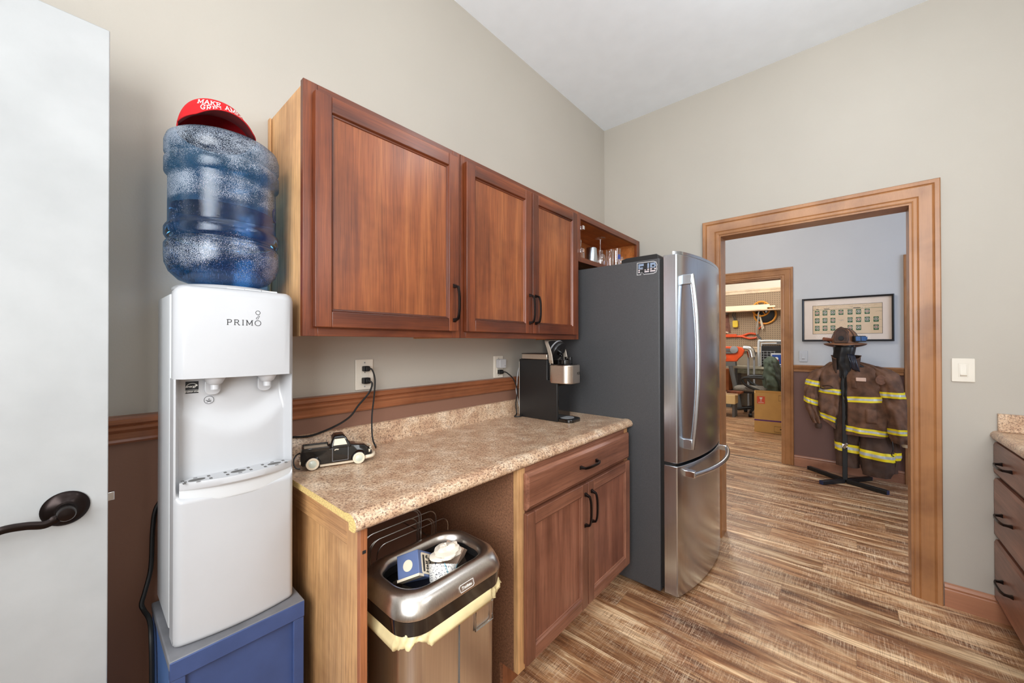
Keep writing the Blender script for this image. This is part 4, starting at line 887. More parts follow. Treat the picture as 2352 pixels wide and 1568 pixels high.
# ============================================================ toy pickup truck
def truck():
    t = thing('toy_truck', 'glossy black ceramic pickup truck figurine on the left end of the worktop', 'figurine', (.62, -.17, .9145), rz=math.radians(-19))
    L = MB()
    # local: x forward (length .26), y width, z up.
    hw = .040
    def sect(x, w_, z0, z1, ztop_in=.8):
        return [Vector((x, -w_, z0)), Vector((x, -w_, (z0+z1)/2)), Vector((x, -w_*ztop_in, z1)), Vector((x, w_*ztop_in, z1)), Vector((x, w_, (z0+z1)/2)), Vector((x, w_, z0))]
    mb = MB(); loft(mb, [sect(-.118, hw*.86, .022, .060, .97), sect(-.112, hw*.92, .014, .066, .97), sect(-.02, hw*.95, .014, .066, .97), sect(-.018, hw*.95, .014, .066, .97), sect(.04, hw*.95, .014, .070, .8), sect(.085, hw*.86, .018, .062, .7), sect(.108, hw*.7, .022, .046, .6), sect(.112, hw*.6, .024, .038, .6)])
    mb.build('body', A['blackg'], t, local=True, fix=True, bevel=.004, seg=3, smooth=50)
    mb = MB(); loft(mb, [[Vector((a, b, z)) for a, b in ((x0_, -w_), (x1_, -w_), (x1_, w_), (x0_, w_))] for z, x0_, x1_, w_ in ((.062, -.028, .042, .037), (.072, -.026, .038, .036), (.098, -.020, .024, .030), (.106, -.014, .016, .024), (.108, -.008, .010, .018))])
    cb = mb.build('cab', A['blackg'], t, local=True, fix=True, bevel=.005, seg=3, smooth=50)
    mb = MB()
    for sg in (-1, 1): mb.add([(-.018, sg*.0372, .074), (.026, sg*.0372, .074), (.018, sg*.0312, .0945), (-.014, sg*.0312, .0945)], [(0, 1, 2, 3)])
    mb.add([(.0405, -.029, .076), (.0405, .029, .076), (.0275, .022, .0945), (.0275, -.022, .0945)], [(0, 1, 2, 3)])
    mb.add([(-.0270, -.024, .078), (-.0270, .024, .078), (-.0222, .02, .092), (-.0222, -.02, .092)], [(0, 1, 2, 3)])
    mb.build('window_glass', A['cream'], cb, local=True, solid=0)
    mb = MB(); mb.box(-.106, -.034, -.030, .030, .0655, .0675); mb.build('truck_bed', A['cream'], t, local=True)
    mb = MB()
    for a, b, c, d in ((-.110, -.030, -.037, -.031), (-.110, -.030, .031, .037), (-.114, -.108, -.034, .034)): mb.box(a, b, c, d, .060, .0735)
    mb.build('bed_wall', A['blackg'], t, local=True, bevel=.002)
    for x in (-.082, .064):
        for sg in (-1, 1):
            mb = MB(); mb.grid(lambda u, v: Vector((x+(.0275-.0)*math.cos(PI*u)*(1-.15*v), sg*(hw*.80+.011*math.sin(v*PI/2)), .0205+.0275*math.sin(PI*u)*(1-.22*v)-.003*v)), 14, 5, flip=sg > 0); mb.grid(lambda u, v: Vector((x+.0275*math.cos(PI*u)*(1-.15), sg*(hw*.80+.011-.02*v), .0175+.0275*math.sin(PI*u)*.78)), 14, 2)
            mb.build('fender', A['blackg'], t, local=True, smooth=60)
            mb = MB(); mb.lathe([(.0205, -.006), (.021, 0), (.0195, .006), (.0155, .0068), (.015, .005)], (x, sg*.0385, .0212), 28, 'Y', T=Matrix.Translation((x, sg*.0385, .0212)) @ Matrix.Rotation(0 if sg > 0 else PI, 4, 'Z') @ Matrix.Translation((-x, -sg*.0385, -.0212))); wl = mb.build('wheel', A['cream'], t, local=True, fix=True, smooth=40)
            mb = MB(); mb.lathe([(.0125, 0), (.0125, .0062), (.0105, .0066), (.007, .0078), (.003, .009), (.001, .009)], (x, sg*.0385, .0212), 24, 'Y', T=Matrix.Translation((x, sg*.0385, .0212)) @ Matrix.Rotation(0 if sg > 0 else PI, 4, 'Z') @ Matrix.Translation((-x, -sg*.0385, -.0212))); mb.build('hubcap', plain('grey_green_glaze', srgb(196, 200, 186), .25, coat=.4), wl, local=True, fix=True, smooth=30)
    mb = MB(); mb.tube(smooth_path([(.086, -.044, .022), (.108, -.036, .022), (.118, -.015, .022), (.119, .015, .022), (.108, .036, .022), (.086, .044, .022)]), .0065, 8); mb.build('bumper', A['cream'], t, local=True)
    mb = MB()
    for z in (.034, .042, .05): mb.tube(smooth_path([(.104, -.026, z), (.113-.15*(z-.034), -.01, z), (.113-.15*(z-.034), .01, z), (.104, .026, z)]), .0026, 6)
    mb.build('grille', A['cream'], t, local=True)
    for sg in (-1, 1):
        mb = MB(); mb.lathe([(.006, 0), (.0058, .003), (.002, .0055)], (.0985, sg*.031, .040), 16, 'X'); mb.build('headlight', A['cream'], t, local=True, fix=True)
        mb = MB(); mb.box(-.0215, .0295, sg*.0389, sg*.0392, .0205, .0215); mb.box(-.0215, -.0205, sg*.0389, sg*.0392, .0205, .066); mb.box(.0285, .0295, sg*.0389, sg*.0392, .0205, .066); mb.build('door_line', A['grey'], t, local=True)
        mb = MB(); mb.tube([(-.014, sg*.0395, .0585), (-.010, sg*.042, .0615), (-.002, sg*.0418, .0605)], .0018, 6); mb.build('door_handle', A['cream'], t, local=True)
        mb = MB(); mb.box(-.121, -.116, sg*.026, sg*.034, .022, .032); mb.build('tail_light', A['cream'], t, local=True, bevel=.001)
    mb = MB(); mb.box(-.06, .05, -.028, .028, .004, .016); mb.build('base', A['cream'], t, local=True, bevel=.002)
    mb = MB(); mb.tube(smooth_path([(-.112, .0, .055), (-.130, -.012, .05), (-.138, -.02, .03), (-.130, -.03, .012), (-.118, -.03, .008)]), .0022, 6); mb.build('cable', A['rubber'], t, local=True)
    return t
truck()
# ============================================================ coffee maker
cm = thing('coffee_maker', 'black single-serve coffee maker with raised lid and champagne metal band', 'coffee maker', (1.80, -.23, .9145), rz=0)
kx0, kx1 = 1.724, 1.858; ky0, ky1 = -.352, -.085; kz = .9148
mb = MB(); mb.prism([(ky1, kz), (ky1, kz+.335), (ky1-.01, kz+.345), (-.292, kz+.345), (-.292, kz+.06), (ky0, kz+.0), ][:0]+[(ky1, kz), (ky1, kz+.335), (-.285, kz+.335), (-.285, kz+.225), (-.352, kz+.205), (-.352, kz)], 'X', kx0, kx0+.012)
mb.build('side_panel', A['black'], cm, bevel=.002, fix=True)
mb = MB(); mb.box(kx0+.012, kx1, -.30, ky1, kz+.2, kz+.340); mb.box(kx0+.012, kx1, -.350, ky1, kz+.0005, kz+.2); mb.build('tower', A['blackg'], cm, bevel=.006)
mb = MB(); mb.box(kx0-.001, kx1, -.285, -.105, kz+.337, kz+.366); mb.build('reservoir_lid', A['champ'], cm, bevel=.002); mb = MB(); mb.box(kx0+.002, kx1-.002, -.286, -.10, kz+.366, kz+.369); mb.build('lid_top', A['black'], cm)
mb = MB(); mb.box(kx0+.004, kx0+.018, -.085, -.079, kz+.01, kz+.32); mb.build('rear_trim', A['almond'], cm, bevel=.001)
band = rrect(kx0-.003, kx1+.004, -.430, -.280, .045, 10)
def bandpts(k): return [(x, y) for x, y in band]
mb = MB(); mb.prism(band, 'Z', kz+.208, kz+.308); bd = mb.build('brew_head', A['champ'], cm, bevel=.004, fix=True, smooth=40)
mb = MB(); mb.prism(rrect(kx0+.006, kx1-.005, -.42, -.29, .04, 10), 'Z', kz+.308, kz+.312); mb.lathe([(.03, 0), (.03, .022), (.024, .022), (.022, .01)], (1.792, -.36, kz+.312), 24); mb.box(kx1-.03, kx1-.004, -.37, -.33, kz+.312, kz+.35)
mb.build('pod_holder', A['blackg'], cm, bevel=.002, fix=True)
me = text_mesh('KEURIG', .0215, .0004); mb = MB()
for v in me.vertices: pass
def onband(s_, z):
    xr_ = kx1+.004; rr_ = .045
    if s_ < xr_-rr_: return Vector((s_, -.4304, z))
    a = (s_-(xr_-rr_))/rr_; return Vector((xr_-rr_+(rr_+.0004)*math.sin(a), -.385-(rr_+.0004)*math.cos(a), z))
mb.add([onband(kx0+.116+v.co.x*1.05, kz+.262+v.co.y) for v in me.vertices], [tuple(p.vertices) for p in me.polygons]); mb.build('lettering', A['ink'], bd)
# open lid: round head tilted back, with a U-shaped handle
TL = Matrix.Translation((1.79, -.300, kz+.335)) @ Matrix.Rotation(math.radians(-62), 4, 'X')
mb = MB(); mb.lathe([(.050, 0), (.053, .006), (.053, .022), (.047, .030), (.036, .034)], (0, -.052, 0), 32, T=TL); ld = mb.build('lid', A['black'], cm, fix=True, smooth=40)
mb = MB(); mb.lathe([(.0545, .024), (.0545, .031), (.048, .035)], (0, -.052, 0), 32, T=TL); mb.build('lid_ring', A['grey'], ld, fix=True, smooth=40)
mb = MB(); mb.lathe([(.022, -.004), (.022, .001)], (0, -.052, 0), 24, T=TL); mb.tube([TL @ Vector((0, -.052, -.02)), TL @ Vector((0, -.052, 0))], .007, 8); mb.tube([TL @ Vector((.025, -.03, -.012)), TL @ Vector((.025, -.03, 0))], .006, 8); mb.build('needle_head', A['blackg'], ld, fix=True)
hp = [(kx0-.006, -.318, kz+.318), (kx0-.006, -.312, kz+.36), (kx0-.006, -.300, kz+.40), (kx0-.004, -.288, kz+.425), (kx0+.012, -.276, kz+.442), (1.79, -.272, kz+.446), (kx1-.012, -.276, kz+.442), (kx1+.004, -.288, kz+.425), (kx1+.006, -.300, kz+.40), (kx1+.006, -.312, kz+.36), (kx1+.006, -.318, kz+.318)]
mb = MB(); P_ = smooth_path(hp, 5); vs = []
for i, p in enumerate(P_):
    t_ = (P_[min(i+1, len(P_)-1)]-P_[max(i-1, 0)]).normalized(); wv = Vector((0, 1, .25)).normalized(); nv = t_.cross(wv).normalized()*.003; wv = wv*.013
    vs += [p-wv-nv, p+wv-nv, p+wv+nv, p-wv+nv]
n_ = len(P_); mb.add(vs, [(i*4+k, i*4+(k+1) % 4, i*4+4+(k+1) % 4, i*4+4+k) for i in range(n_-1) for k in range(4)]+[(0, 1, 2, 3), (n_*4-4, n_*4-3, n_*4-2, n_*4-1)])
hd_ = mb.build('handle', plain('champagne_plastic', srgb(172, 160, 146), .4, .3), cm, fix=True, bevel=.0015, smooth=50)
mb = MB(); mb.lathe([(.010, -.003), (.010, .0015)], (kx0-.010, -.318, kz+.325), 20, 'X'); mb.build('pivot_cap', A['champ'], hd_, fix=True)
mb = MB(); mb.prism(rrect(kx0+.008, kx1-.008, -.435, -.300, .035, 8), 'Z', kz, kz+.018); dtp = mb.build('drip_tray', A['blackg'], cm, bevel=.004, fix=True)
mb = MB(); mb.prism([(1.788+.042*math.cos(a*PI/12), -.375+.036*math.sin(a*PI/12)) for a in range(24)], 'Z', kz+.0183, kz+.0192); mb.build('tray_grate', A['grey'], dtp, fix=True)
mb = MB(); mb.lathe([(.034, 0), (.036, .05), (.03, .1), (.022, .11)], (kx1+.048, -.15, kz), 20); bk = mb.build('coffee_pod_jar', plain('dark_brown_jar', srgb(60, 34, 26), .2, coat=.5), None, fix=True, smooth=40); meta(bk, 'small dark brown jar half hidden behind the coffee maker by the refrigerator', 'jar')
# ============================================================ trash can
TCX, TCY = .712, -.598
tc = thing('trash_can', 'steel trash can with domed open top, sticking out of the knee space', 'trash can', (TCX, TCY, 0))
TCHW, TCHD = .190, .128
def ring(hw, hd, r, z, n=8, dz=0): return [Vector((x+TCX, y+TCY, z+dz*0)) for x, y in rrect(-hw, hw, -hd, hd, r, n)]
mb = MB(); loft(mb, [ring(.158, .108, .05, .004), ring(.165, .115, .055, .03), ring(.165, .119, .055, .60)]); bdy = mb.build('body', A['trashsteel'], tc, fix=True, smooth=40)
mb = MB(); mb.box(TCX-.0012, TCX+.0012, TCY-.1205, TCY-.1175, .03, .565); mb.build('seam', A['slot'], bdy)
mb = MB(); loft(mb, [ring(.170, .122, .06, .602), ring(.181, .136, .07, .610), ring(.185, .140, .07, .650), ring(.180, .135, .07, .653)]); mb.build('black_band', A['blackg'], tc, fix=True, smooth=40)
mb = MB(); rgs = [ring(.185, .140, .07, .651), ring(.185, .140, .07, .655), ring(.183, .138, .072, .667), ring(.178, .133, .075, .682), ring(.175, .125, .078, .693), ring(.166, .114, .075, .700), ring(.155, .101, .072, .702), ring(.146, .091, .068, .696), ring(.142, .087, .066, .676)]
loft(mb, rgs, cap=False); cl = mb.build('collar', A['trashsteel'], tc, smooth=60)
mb = MB(); loft(mb, [ring(.143, .088, .066, .678), ring(.142, .087, .066, .60), ring(.139, .085, .06, .45)], cap=False); mb.add(ring(.139, .085, .06, .45), [tuple(range(36))]); mb.build('inner_bin', A['black'], tc, smooth=60)
mb = MB(); bagv = []
base = rrect(-1, 1, -1, 1, .45, 29)
for j, z in enumerate((.616, .608, .600, .592, .584)):
    for i, (ux, uy) in enumerate(base):
        k = .003*math.sin(i*.9+j)+.003*math.sin(i*.37)+.0035*random.random()
        zz = z-(.008*math.sin(i*.21+1)+.005*math.sin(i*.53))*(j/4); g = (.173, .127) if j == 0 else (.175+.002*j, .130+.002*j)
        bagv.append(Vector((TCX+ux*(g[0]+k), TCY+uy*(g[1]+k), zz)))
nb = len(base); mb.add(bagv, [(j*nb+i, j*nb+(i+1) % nb, (j+1)*nb+(i+1) % nb, (j+1)*nb+i) for j in range(4) for i in range(nb)]); mb.build('bin_liner', A['bag'], tc, smooth=60, solid=.0008)
fy = TCY-.119
mb = MB(); mb.tube([(x, fy-.003, z) for x, z in [(TCX+.06, .505), (TCX+.13, .505), (TCX+.13, .562), (TCX+.06, .562)]], .003, 6, closed=True); mb.build('side_handle', A['chrome'], bdy)
T = frame((TCX+.010, TCY-.1385, .667), (1, 0, 0), (0, .36, .93))
mb = MB(); mb.tube([T @ Vector((a, b, .0015)) for a, b in [(-.024, -.008), (.022, -.008), (.026, -.004), (.026, .009), (-.022, .009), (-.026, .005)]], .0007, 5, closed=True)
me = text_mesh('Trudeau', .0105, .0006); mb.mesh(me, T @ Matrix.Translation((0, 0, .0015)) @ Matrix(((1, .25, 0, 0), (0, 1, 0, 0), (0, 0, 1, 0), (0, 0, 0, 1)))); mb.build('badge', A['thread'], cl)
# rubbish
def crate_item(name, label, cat, c, e1, e2, e3, mats, prints=None):
    t = thing(name, label, cat, c); return t
nz_ = Vector((-.72, -.25, .50)).normalized(); ny_ = Vector((-.35, .75, -.45)); ny_ = (ny_-nz_*ny_.dot(nz_)).normalized(); T = Matrix((ny_.cross(nz_), ny_, nz_)).transposed().to_4x4(); T.translation = Vector((.628, -.590, .708))-nz_*.058
t = thing('creamer_carton', 'blue and white half and half carton thrown in the trash can', 'carton', (.652, -.6, .66)); A['cblue'] = plain('carton_blue', srgb(88, 104, 144), .5)
mb = MB(); mb.box(-.034, .034, -.034, .034, -.075, .055, T=T); mb.build('body', A['cblue'], t, bevel=.002)
mb = MB(); mb.box(-.0345, -.028, -.0345, .0345, .030, .058, T=T); mb.build('top_edge', A['cream'], t)
mb = MB(); mb.prism([(.015*math.cos(a*PI/12), .015*math.sin(a*PI/12)) for a in range(24)], 'Z', .0552, .0558, T=T); mb.build('round_seal', A['cream'], t)
TF = T @ Matrix.Translation((0, -.0344, .003)) @ Matrix.Rotation(PI/2, 4, 'X')
mb = MB(); mb.prism(rrect(-.028, .028, -.045, .036, .006), 'Z', 0, .0006, T=TF); mb.build('label_panel', A['cream'], t, fix=True)
mb = MB()
for s_, dy in (('Half &', .004), ('Half', -.014)): mb.mesh(text_mesh(s_, .019, .0004, .0004), TF @ Matrix.Translation((0, dy, .0009)))
mb.prism(rrect(-.022, .022, .018, .028, .002), 'Z', .0006, .001, T=TF); mb.build('label_print', A['ink'], t)
t = thing('paper_cup', 'white patterned paper cup with turquoise cross in the trash can', 'cup', (.712, -.640, .655))
T = Matrix.Translation((.712, -.640, .655)) @ Matrix.Rotation(math.radians(24), 4, 'Y') @ Matrix.Rotation(math.radians(-20), 4, 'X') 
mb = MB(); mb.lathe([(.026, -.06), (.042, .035), (.0405, .035), (.025, -.055)], (0, 0, 0), 32, T=T, capa=True, capb=False)
def m_cup():
    m_, nt, b = newmat('dashed_cup_paper'); v = coords(nt, (150, 150, 190)); n = N(nt, 'ShaderNodeTexVoronoi', i_Scale=1.4); nt.links.new(v, n.inputs['Vector'])
    nt.links.new(ramp(nt, n.outputs[0], [(.28, srgb(70, 70, 80)), (.36, srgb(226, 222, 216))]), b.inputs['Base Color']); return m_
mb.build('cup', m_cup(), t, smooth=40)
mb = MB(); A['turq'] = plain('turquoise_print', srgb(60, 170, 196), .5)
for s_ in (-1, 1): mb.grid(lambda u, v: T @ Vector(((.0345+.0168*(u-.5)+.0008)*math.cos(-1.6+s_*(u-.5)*1.3), (.0345+.0168*(u-.5)+.0008)*math.sin(-1.6+s_*(u-.5)*1.3), -.0125+.095*(u-.5)+.003*v)), 12, 2)
mb.build('cross_print', A['turq'], t)
t = MB(); cc = Vector((.748, -.615, .708))
t.grid(lambda u, v: cc+Vector((math.cos(2*PI*u)*math.sin(PI*v)*.045, math.sin(2*PI*u)*math.sin(PI*v)*.034, math.cos(PI*v)*.018))*(1+.6*noise.noise(Vector((u*5, v*6, 2)))), 34, 16, cu=True)
o = t.build('crumpled_tissue', plain('cream_tissue', srgb(232, 218, 200), .8), None, smooth=20, fix=True); meta(o, 'crumpled cream tissue on top of the rubbish', 'tissue')
t = thing('cardboard_box', 'small brown open box corner poking out of the trash can', 'box', (.79, -.585, .64))
T = Matrix.Translation((.790, -.590, .662)) @ Matrix.Rotation(math.radians(38), 4, 'Y') @ Matrix.Rotation(math.radians(30), 4, 'Z')
mb = MB(); mb.box(-.03, .03, -.03, .03, -.05, .04, T=T); mb.build('body', plain('brown_grey_card', srgb(160, 132, 112), .7), t, bevel=.001)
# ============================================================ wire rack standing in the knee space
wr = thing('wire_rack', 'chrome wire dish rack standing in the dark knee space behind the trash can', 'wire rack', (.78, -.25, 0))
A['wire'] = plain('dull_wire', (.5, .48, .46), .3, 1)
for i in range(7):
    y = -.45+.032*i; zt_ = .800-.030*i+.012*(i % 2); a, b = .53+.030*i-.02*(i % 2), .76+.045*i-.03*(i % 3); mb = MB(); r = .035
    pl = [(a, .02)]+[(a, zt_-r)]+[(x, z) for x, z in arc(a+r, zt_-r, r, 180, 90, 5)]+[(x, z) for x, z in arc(b-r, zt_-r, r, 90, 0, 5)]+[(b, zt_-r), (b, .02)]
    mb.tube([(x, y-.02*(z > .4), z) for x, z in pl], .0019, 6); mb.build('wire_loop', A['wire'], wr)
for x, z in ((.62, .02), (.95, .02), (.64, .60), (.9, .60)): mb = MB(); mb.tube([(x, -.455, z), (x, -.14, z)], .0022, 6); mb.build('cross_wire', A['wire'], wr)
# ============================================================ framed print in the hall
pf = thing('framed_print', 'wide black-framed print of rows of green stamps on the hall wall', 'picture', (HX, -1.522, 1.588))
py0, py1, pz0, pz1 = -1.878, -1.170, 1.360, 1.815
mb = MB(); fw = .016
prf = [(0, 0), (0, .030), (.006, .034), (.014, .028), (.018, .018), (.018, 0)]; vs = []
for (y, z), (dy, dz) in (((py0, pz0), (1, 1)), ((py0, pz1), (1, -1)), ((py1, pz1), (-1, -1)), ((py1, pz0), (-1, 1))):
    for a, o_ in prf: vs.append((HX-o_, y+dy*a, z+dz*a))
n = len(prf); mb.add(vs, [(i*n+k, i*n+k+1, ((i+1) % 4)*n+k+1, ((i+1) % 4)*n+k) for i in range(4) for k in range(n-1)]); mb.build('frame', A['black'], pf, fix=True, smooth=25)
mb = MB(); mb.box(HX-.010, HX, py0+.012, py1-.012, pz0+.012, pz1-.012); mb.build('mat_board', plain('cream_mat', srgb(226, 206, 188), .8), pf)
mb = MB(); qy0, qy1, qz0, qz1 = -1.795, -1.262, 1.438, 1.735
mb.box(HX-.0112, HX-.0101, qy0-.003, qy1+.003, qz0-.003, qz1+.003, 0); mb.box(HX-.0122, HX-.0112, qy0, qy1, qz0, qz1, 1)
mb.box(HX-.0126, HX-.0122, qy0, qy1, qz1-.045, qz1-.042, 2)
X_ = HX-.0126
for r in range(3):
    for c in range(8):
        if (r, c) in ((0, 7), (1, 3), (2, 3), (2, 6)): continue
        yc = qy1-.035-c*.064-(.006 if c > 3 else 0); zc = qz1-.078-r*.080
        mb.box(X_-.0004, HX-.0122, yc-.019, yc+.019, zc-.026, zc+.026, 2)
        n_ = 16
        for rr, mi_, o_ in ((.016, 3, .0006), (.0125, 4 if (r+c) % 3 else 5, .0008), (.006, 3, .001)): mb.add([(X_-o_, yc+rr*math.cos(2*PI*k/n_), zc+.002+rr*math.sin(2*PI*k/n_)*1.05) for k in range(n_)], [tuple(range(n_))], mi_)
for y, wd_ in ((-1.30, .022), (-1.375, .045), (-1.61, .055)): mb.box(X_-.0003, X_, y-wd_/2, y+wd_/2, qz1-.040, qz1-.034, 6)
for k in range(34):
    y = random.uniform(qy0+.02, qy1-.03); z = random.choice([qz1-.02, qz1-.015, qz1-.08, qz1-.16, qz1-.24]); 
    if z < qz1-.05: y = random.choice([-1.49, -1.77])+random.uniform(-.02, .02)
    mb.box(X_-.0003, X_, y-.010, y+.010, z+random.uniform(-.01, .01), z+.0012+random.uniform(-.01, .01)*0, 7) if 0 else mb.tube([(X_, y-.012, z+random.uniform(-.008, .008)), (X_, y, z+random.uniform(-.006, .006)), (X_, y+.012, z+random.uniform(-.008, .008))], .0006, 4, mi=7)
mb.build('print', [A['ink'], plain('aged_paper', srgb(214, 184, 148), .8), plain('stamp_green', srgb(42, 84, 46), .7), plain('stamp_pale', srgb(206, 196, 170), .7), plain('stamp_ink', srgb(60, 66, 66), .7), plain('stamp_red', srgb(128, 66, 58), .7), A['ink'], plain('pencil', srgb(120, 104, 96), .8)], pf, smooth=0)
mb = MB(); mb.box(HX-.0165, HX-.0155, py0+.017, py1-.017, pz0+.017, pz1-.017); mb.build('glazing', A['frameglass'], pf)
# ============================================================ stand with the turnout gear
SX, SY = 4.88, -1.514
sd = thing('gear_stand', 'black square-tube floor stand with four-armed base carrying the turnout gear', 'stand', (SX, SY, 0))
mb = MB(); mb.box(SX-.019, SX+.019, SY-.019, SY+.019, .03, 1.36); mb.build('pole', A['rubber'], sd, bevel=.003)
for tx, ty in ((5.14, -1.225), (4.668, -1.345), (4.73, -1.80), (5.12, -1.70)):
    d = Vector((tx-SX, ty-SY, 0)); L_ = d.length; T = Matrix.Translation((SX, SY, 0)) @ Matrix.Rotation(math.atan2(d.y, d.x), 4, 'Z'); mb = MB(); mb.box(.018, L_, -.019, .019, .002, .038, T=T); lg = mb.build('leg', A['black'], sd, bevel=.003)
    mb = MB(); mb.box(L_, L_+.003, -.0185, .0185, .003, .037, T=T); mb.build('end_cap', plain('blue_black_cap', srgb(40, 50, 80), .4), lg)
mb = MB(); mb.tube([(SX-.028, SY+.01, .335), (SX-.028, SY-.018, .385)], .012, 10); mb.box(SX-.03, SX-.01, SY-.02, SY+.02, .345, .375); mb.build('clamp_knob', A['chrome'], sd, bevel=.002)
mb = MB(); mb.tube(smooth_path([(SX+.04, SY+.12, 1.08), (SX+.02, SY+.08, 1.11), (SX, SY, 1.15), (SX+.01, SY-.12, 1.12), (SX+.03, SY-.21, 1.075)]), .012, 8); mb.lathe([(.0, 0), (.045, .01), (.075, .05), (.078, .1), (.05, .15), (0.001, .165)][1:], (SX+.02, SY, 1.25), 20); mb.build('shoulder_bar', A['black'], sd, smooth=50)
# cloth lofts: level = (z, yc, xc, ry, rx)
def lerp_levels(L, z):
    L = sorted(L); 
    if z <= L[0][0]: return L[0][1:]
    for a, b in zip(L, L[1:]):
        if z <= b[0]:
            t = (z-a[0])/(b[0]-a[0]); t = t*t*(3-2*t)*.4+t*.6; return tuple(p+(q-p)*t for p, q in zip(a[1:], b[1:]))
    return L[-1][1:]
def cloth(L, z, a, o_=0, wr=.012, sd_=0, pw=1.0):
    yc, xc, ry, rx = lerp_levels(L, z); c, s_ = math.cos(a), math.sin(a)
    c = math.copysign(abs(c)**pw, c); s_ = math.copysign(abs(s_)**pw, s_)
    w_ = noise.noise(Vector((a*1.9+sd_, z*6, sd_)))*wr+noise.noise(Vector((math.cos(a)*3+sd_*3, z*18+math.sin(a)*4, sd_*2)))*wr*.55
    return Vector((xc+(rx+w_+o_)*s_, yc+(ry+w_*.7+o_)*c, z))
def garment(parent, name, L, z0, z1, mat, a0=0, a1=2*PI, nu=56, nv=44, wr=.012, sd_=0, o_=0, pw=.85, solid=0, hem=0):
    mb = MB(); full = abs(a1-a0-2*PI) < 1e-6
    fn = lambda u, v: cloth(L, z0+(z1-z0)*v+(hem(a0+(a1-a0)*u)*(1-v) if hem else 0), a0+(a1-a0)*u, o_, wr, sd_, pw)
    mb.grid(fn, nu, nv, cu=full); return mb.build(name, mat, parent, smooth=70, solid=solid)
def stripes(parent, L, zc, a0=0, a1=2*PI, wr=.012, sd_=0, pw=.85, slope=0, w_=.052, hem=None, nu=48):
    mb = MB(); full = abs(a1-a0-2*PI) < 1e-6
    for k, (b0, b1, mi_) in enumerate(((-.5, -.17, 0), (-.17, .17, 1), (.17, .5, 0))):
        mb.grid(lambda u, v: cloth(L, zc+slope*(math.cos(a0+(a1-a0)*u))+w_*(b0+(b1-b0)*v), a0+(a1-a0)*u, .004+(.0006 if mi_ else 0), wr, sd_, pw), nu, 3, cu=full, mi=mi_)
    return mb.build('reflective_stripe', [A['yel'], A['silver']], parent, smooth=70)
JX = SX+.03
jk = thing('firefighter_coat', 'open tan firefighter coat with yellow and silver stripes hung on the stand', 'coat', (JX, SY, .5))
# right half (as seen): big front panel; angles: 0 -> +y, pi -> -y, 1.5pi -> towards the room (-x)
LR = [(.470, -1.665, JX+.01, .150, .085), (.60, -1.665, JX, .150, .085), (.80, -1.660, JX, .148, .085), (1.0, -1.655, JX, .150, .085), (1.08, -1.650, JX+.01, .148, .07), (1.13, -1.625, JX+.02, .10, .055), (1.165, -1.575, JX+.02, .045, .04)]
garment(jk, 'front_panel', LR, .470, 1.160, A['coat'], sd_=1.3, wr=.026, pw=.7)
for z, sl in ((.520, .012), (.815, -.012)): stripes(jk, LR, z, PI*.9, 2*PI+.1, sd_=1.3, wr=.026, pw=.7, slope=sl)
LL = [(.585, -1.385, JX+.01, .062, .06), (.66, -1.395, JX, .075, .07), (.80, -1.397, JX, .085, .075), (1.0, -1.400, JX, .088, .075), (1.07, -1.405, JX+.01, .082, .065), (1.12, -1.43, JX+.02, .055, .05), (1.16, -1.455, JX+.02, .03, .035)]
garment(jk, 'front_panel', LL, .560, 1.155, A['coat'], sd_=4.1, wr=.026, pw=.75, hem=lambda a: -.07*math.cos(a)*-1*.9)
stripes(jk, LL, .875, PI*.95, 2*PI+.1, sd_=4.1, wr=.026, pw=.75, slope=.012)
stripes(jk, LL, .615, PI*.95, 2*PI+.1, sd_=4.1, wr=.026, pw=.75, slope=.03, w_=.05)
# sleeves
def sleeve(L, z0, z1, sd_, zs, pw=1, lab=None, wr=.024):
    s_ = garment(jk, 'sleeve', L, z0, z1, A['coat'], sd_=sd_, wr=wr, pw=pw)
    for z, sl in zs:
        q = stripes(s_, L, z, sd_=sd_, wr=wr, pw=pw, slope=sl, nu=56)
    return s_
LS2 = [(.440, -1.900, JX-.02, .072, .06), (.50, -1.893, JX-.02, .080, .07), (.66, -1.872, JX-.02, .086, .085), (.85, -1.840, JX-.02, .088, .09), (1.0, -1.812, JX-.01, .086, .09), (1.06, -1.800, JX, .084, .08), (1.095, -1.765, JX+.01, .074, .06), (1.125, -1.71, JX+.02, .04, .03)]
sleeve(LS2, .440, 1.125, 6.2, ((.545, 0), (.872, 0)))
LS1 = [(.545, -1.305, JX-.02, .028, .03), (.60, -1.290, JX-.03, .040, .04), (.72, -1.263, JX-.04, .050, .055), (.85, -1.262, JX-.04, .056, .06), (.97, -1.285, JX-.02, .062, .065), (1.05, -1.315, JX, .055, .055), (1.09, -1.345, JX+.01, .03, .03)]
s1 = sleeve(LS1, .545, 1.085, 8.4, ((.765, .02), (.945, .012)))
mb = MB(); mb.lathe([(.022, 0), (.030, .02), (.026, .05)], (JX-.02, -1.315, .492), 18); mb.build('knit_cuff', A['coatd'], s1, smooth=60)
mb = MB(); mb.lathe([(.035, 0), (.042, .02), (.05, .05)], (JX-.0, -1.935, .405), 18); mb.build('knit_cuff', A['cream'], [c for c in jk.children if c.name.startswith('sleeve')][0], smooth=60)
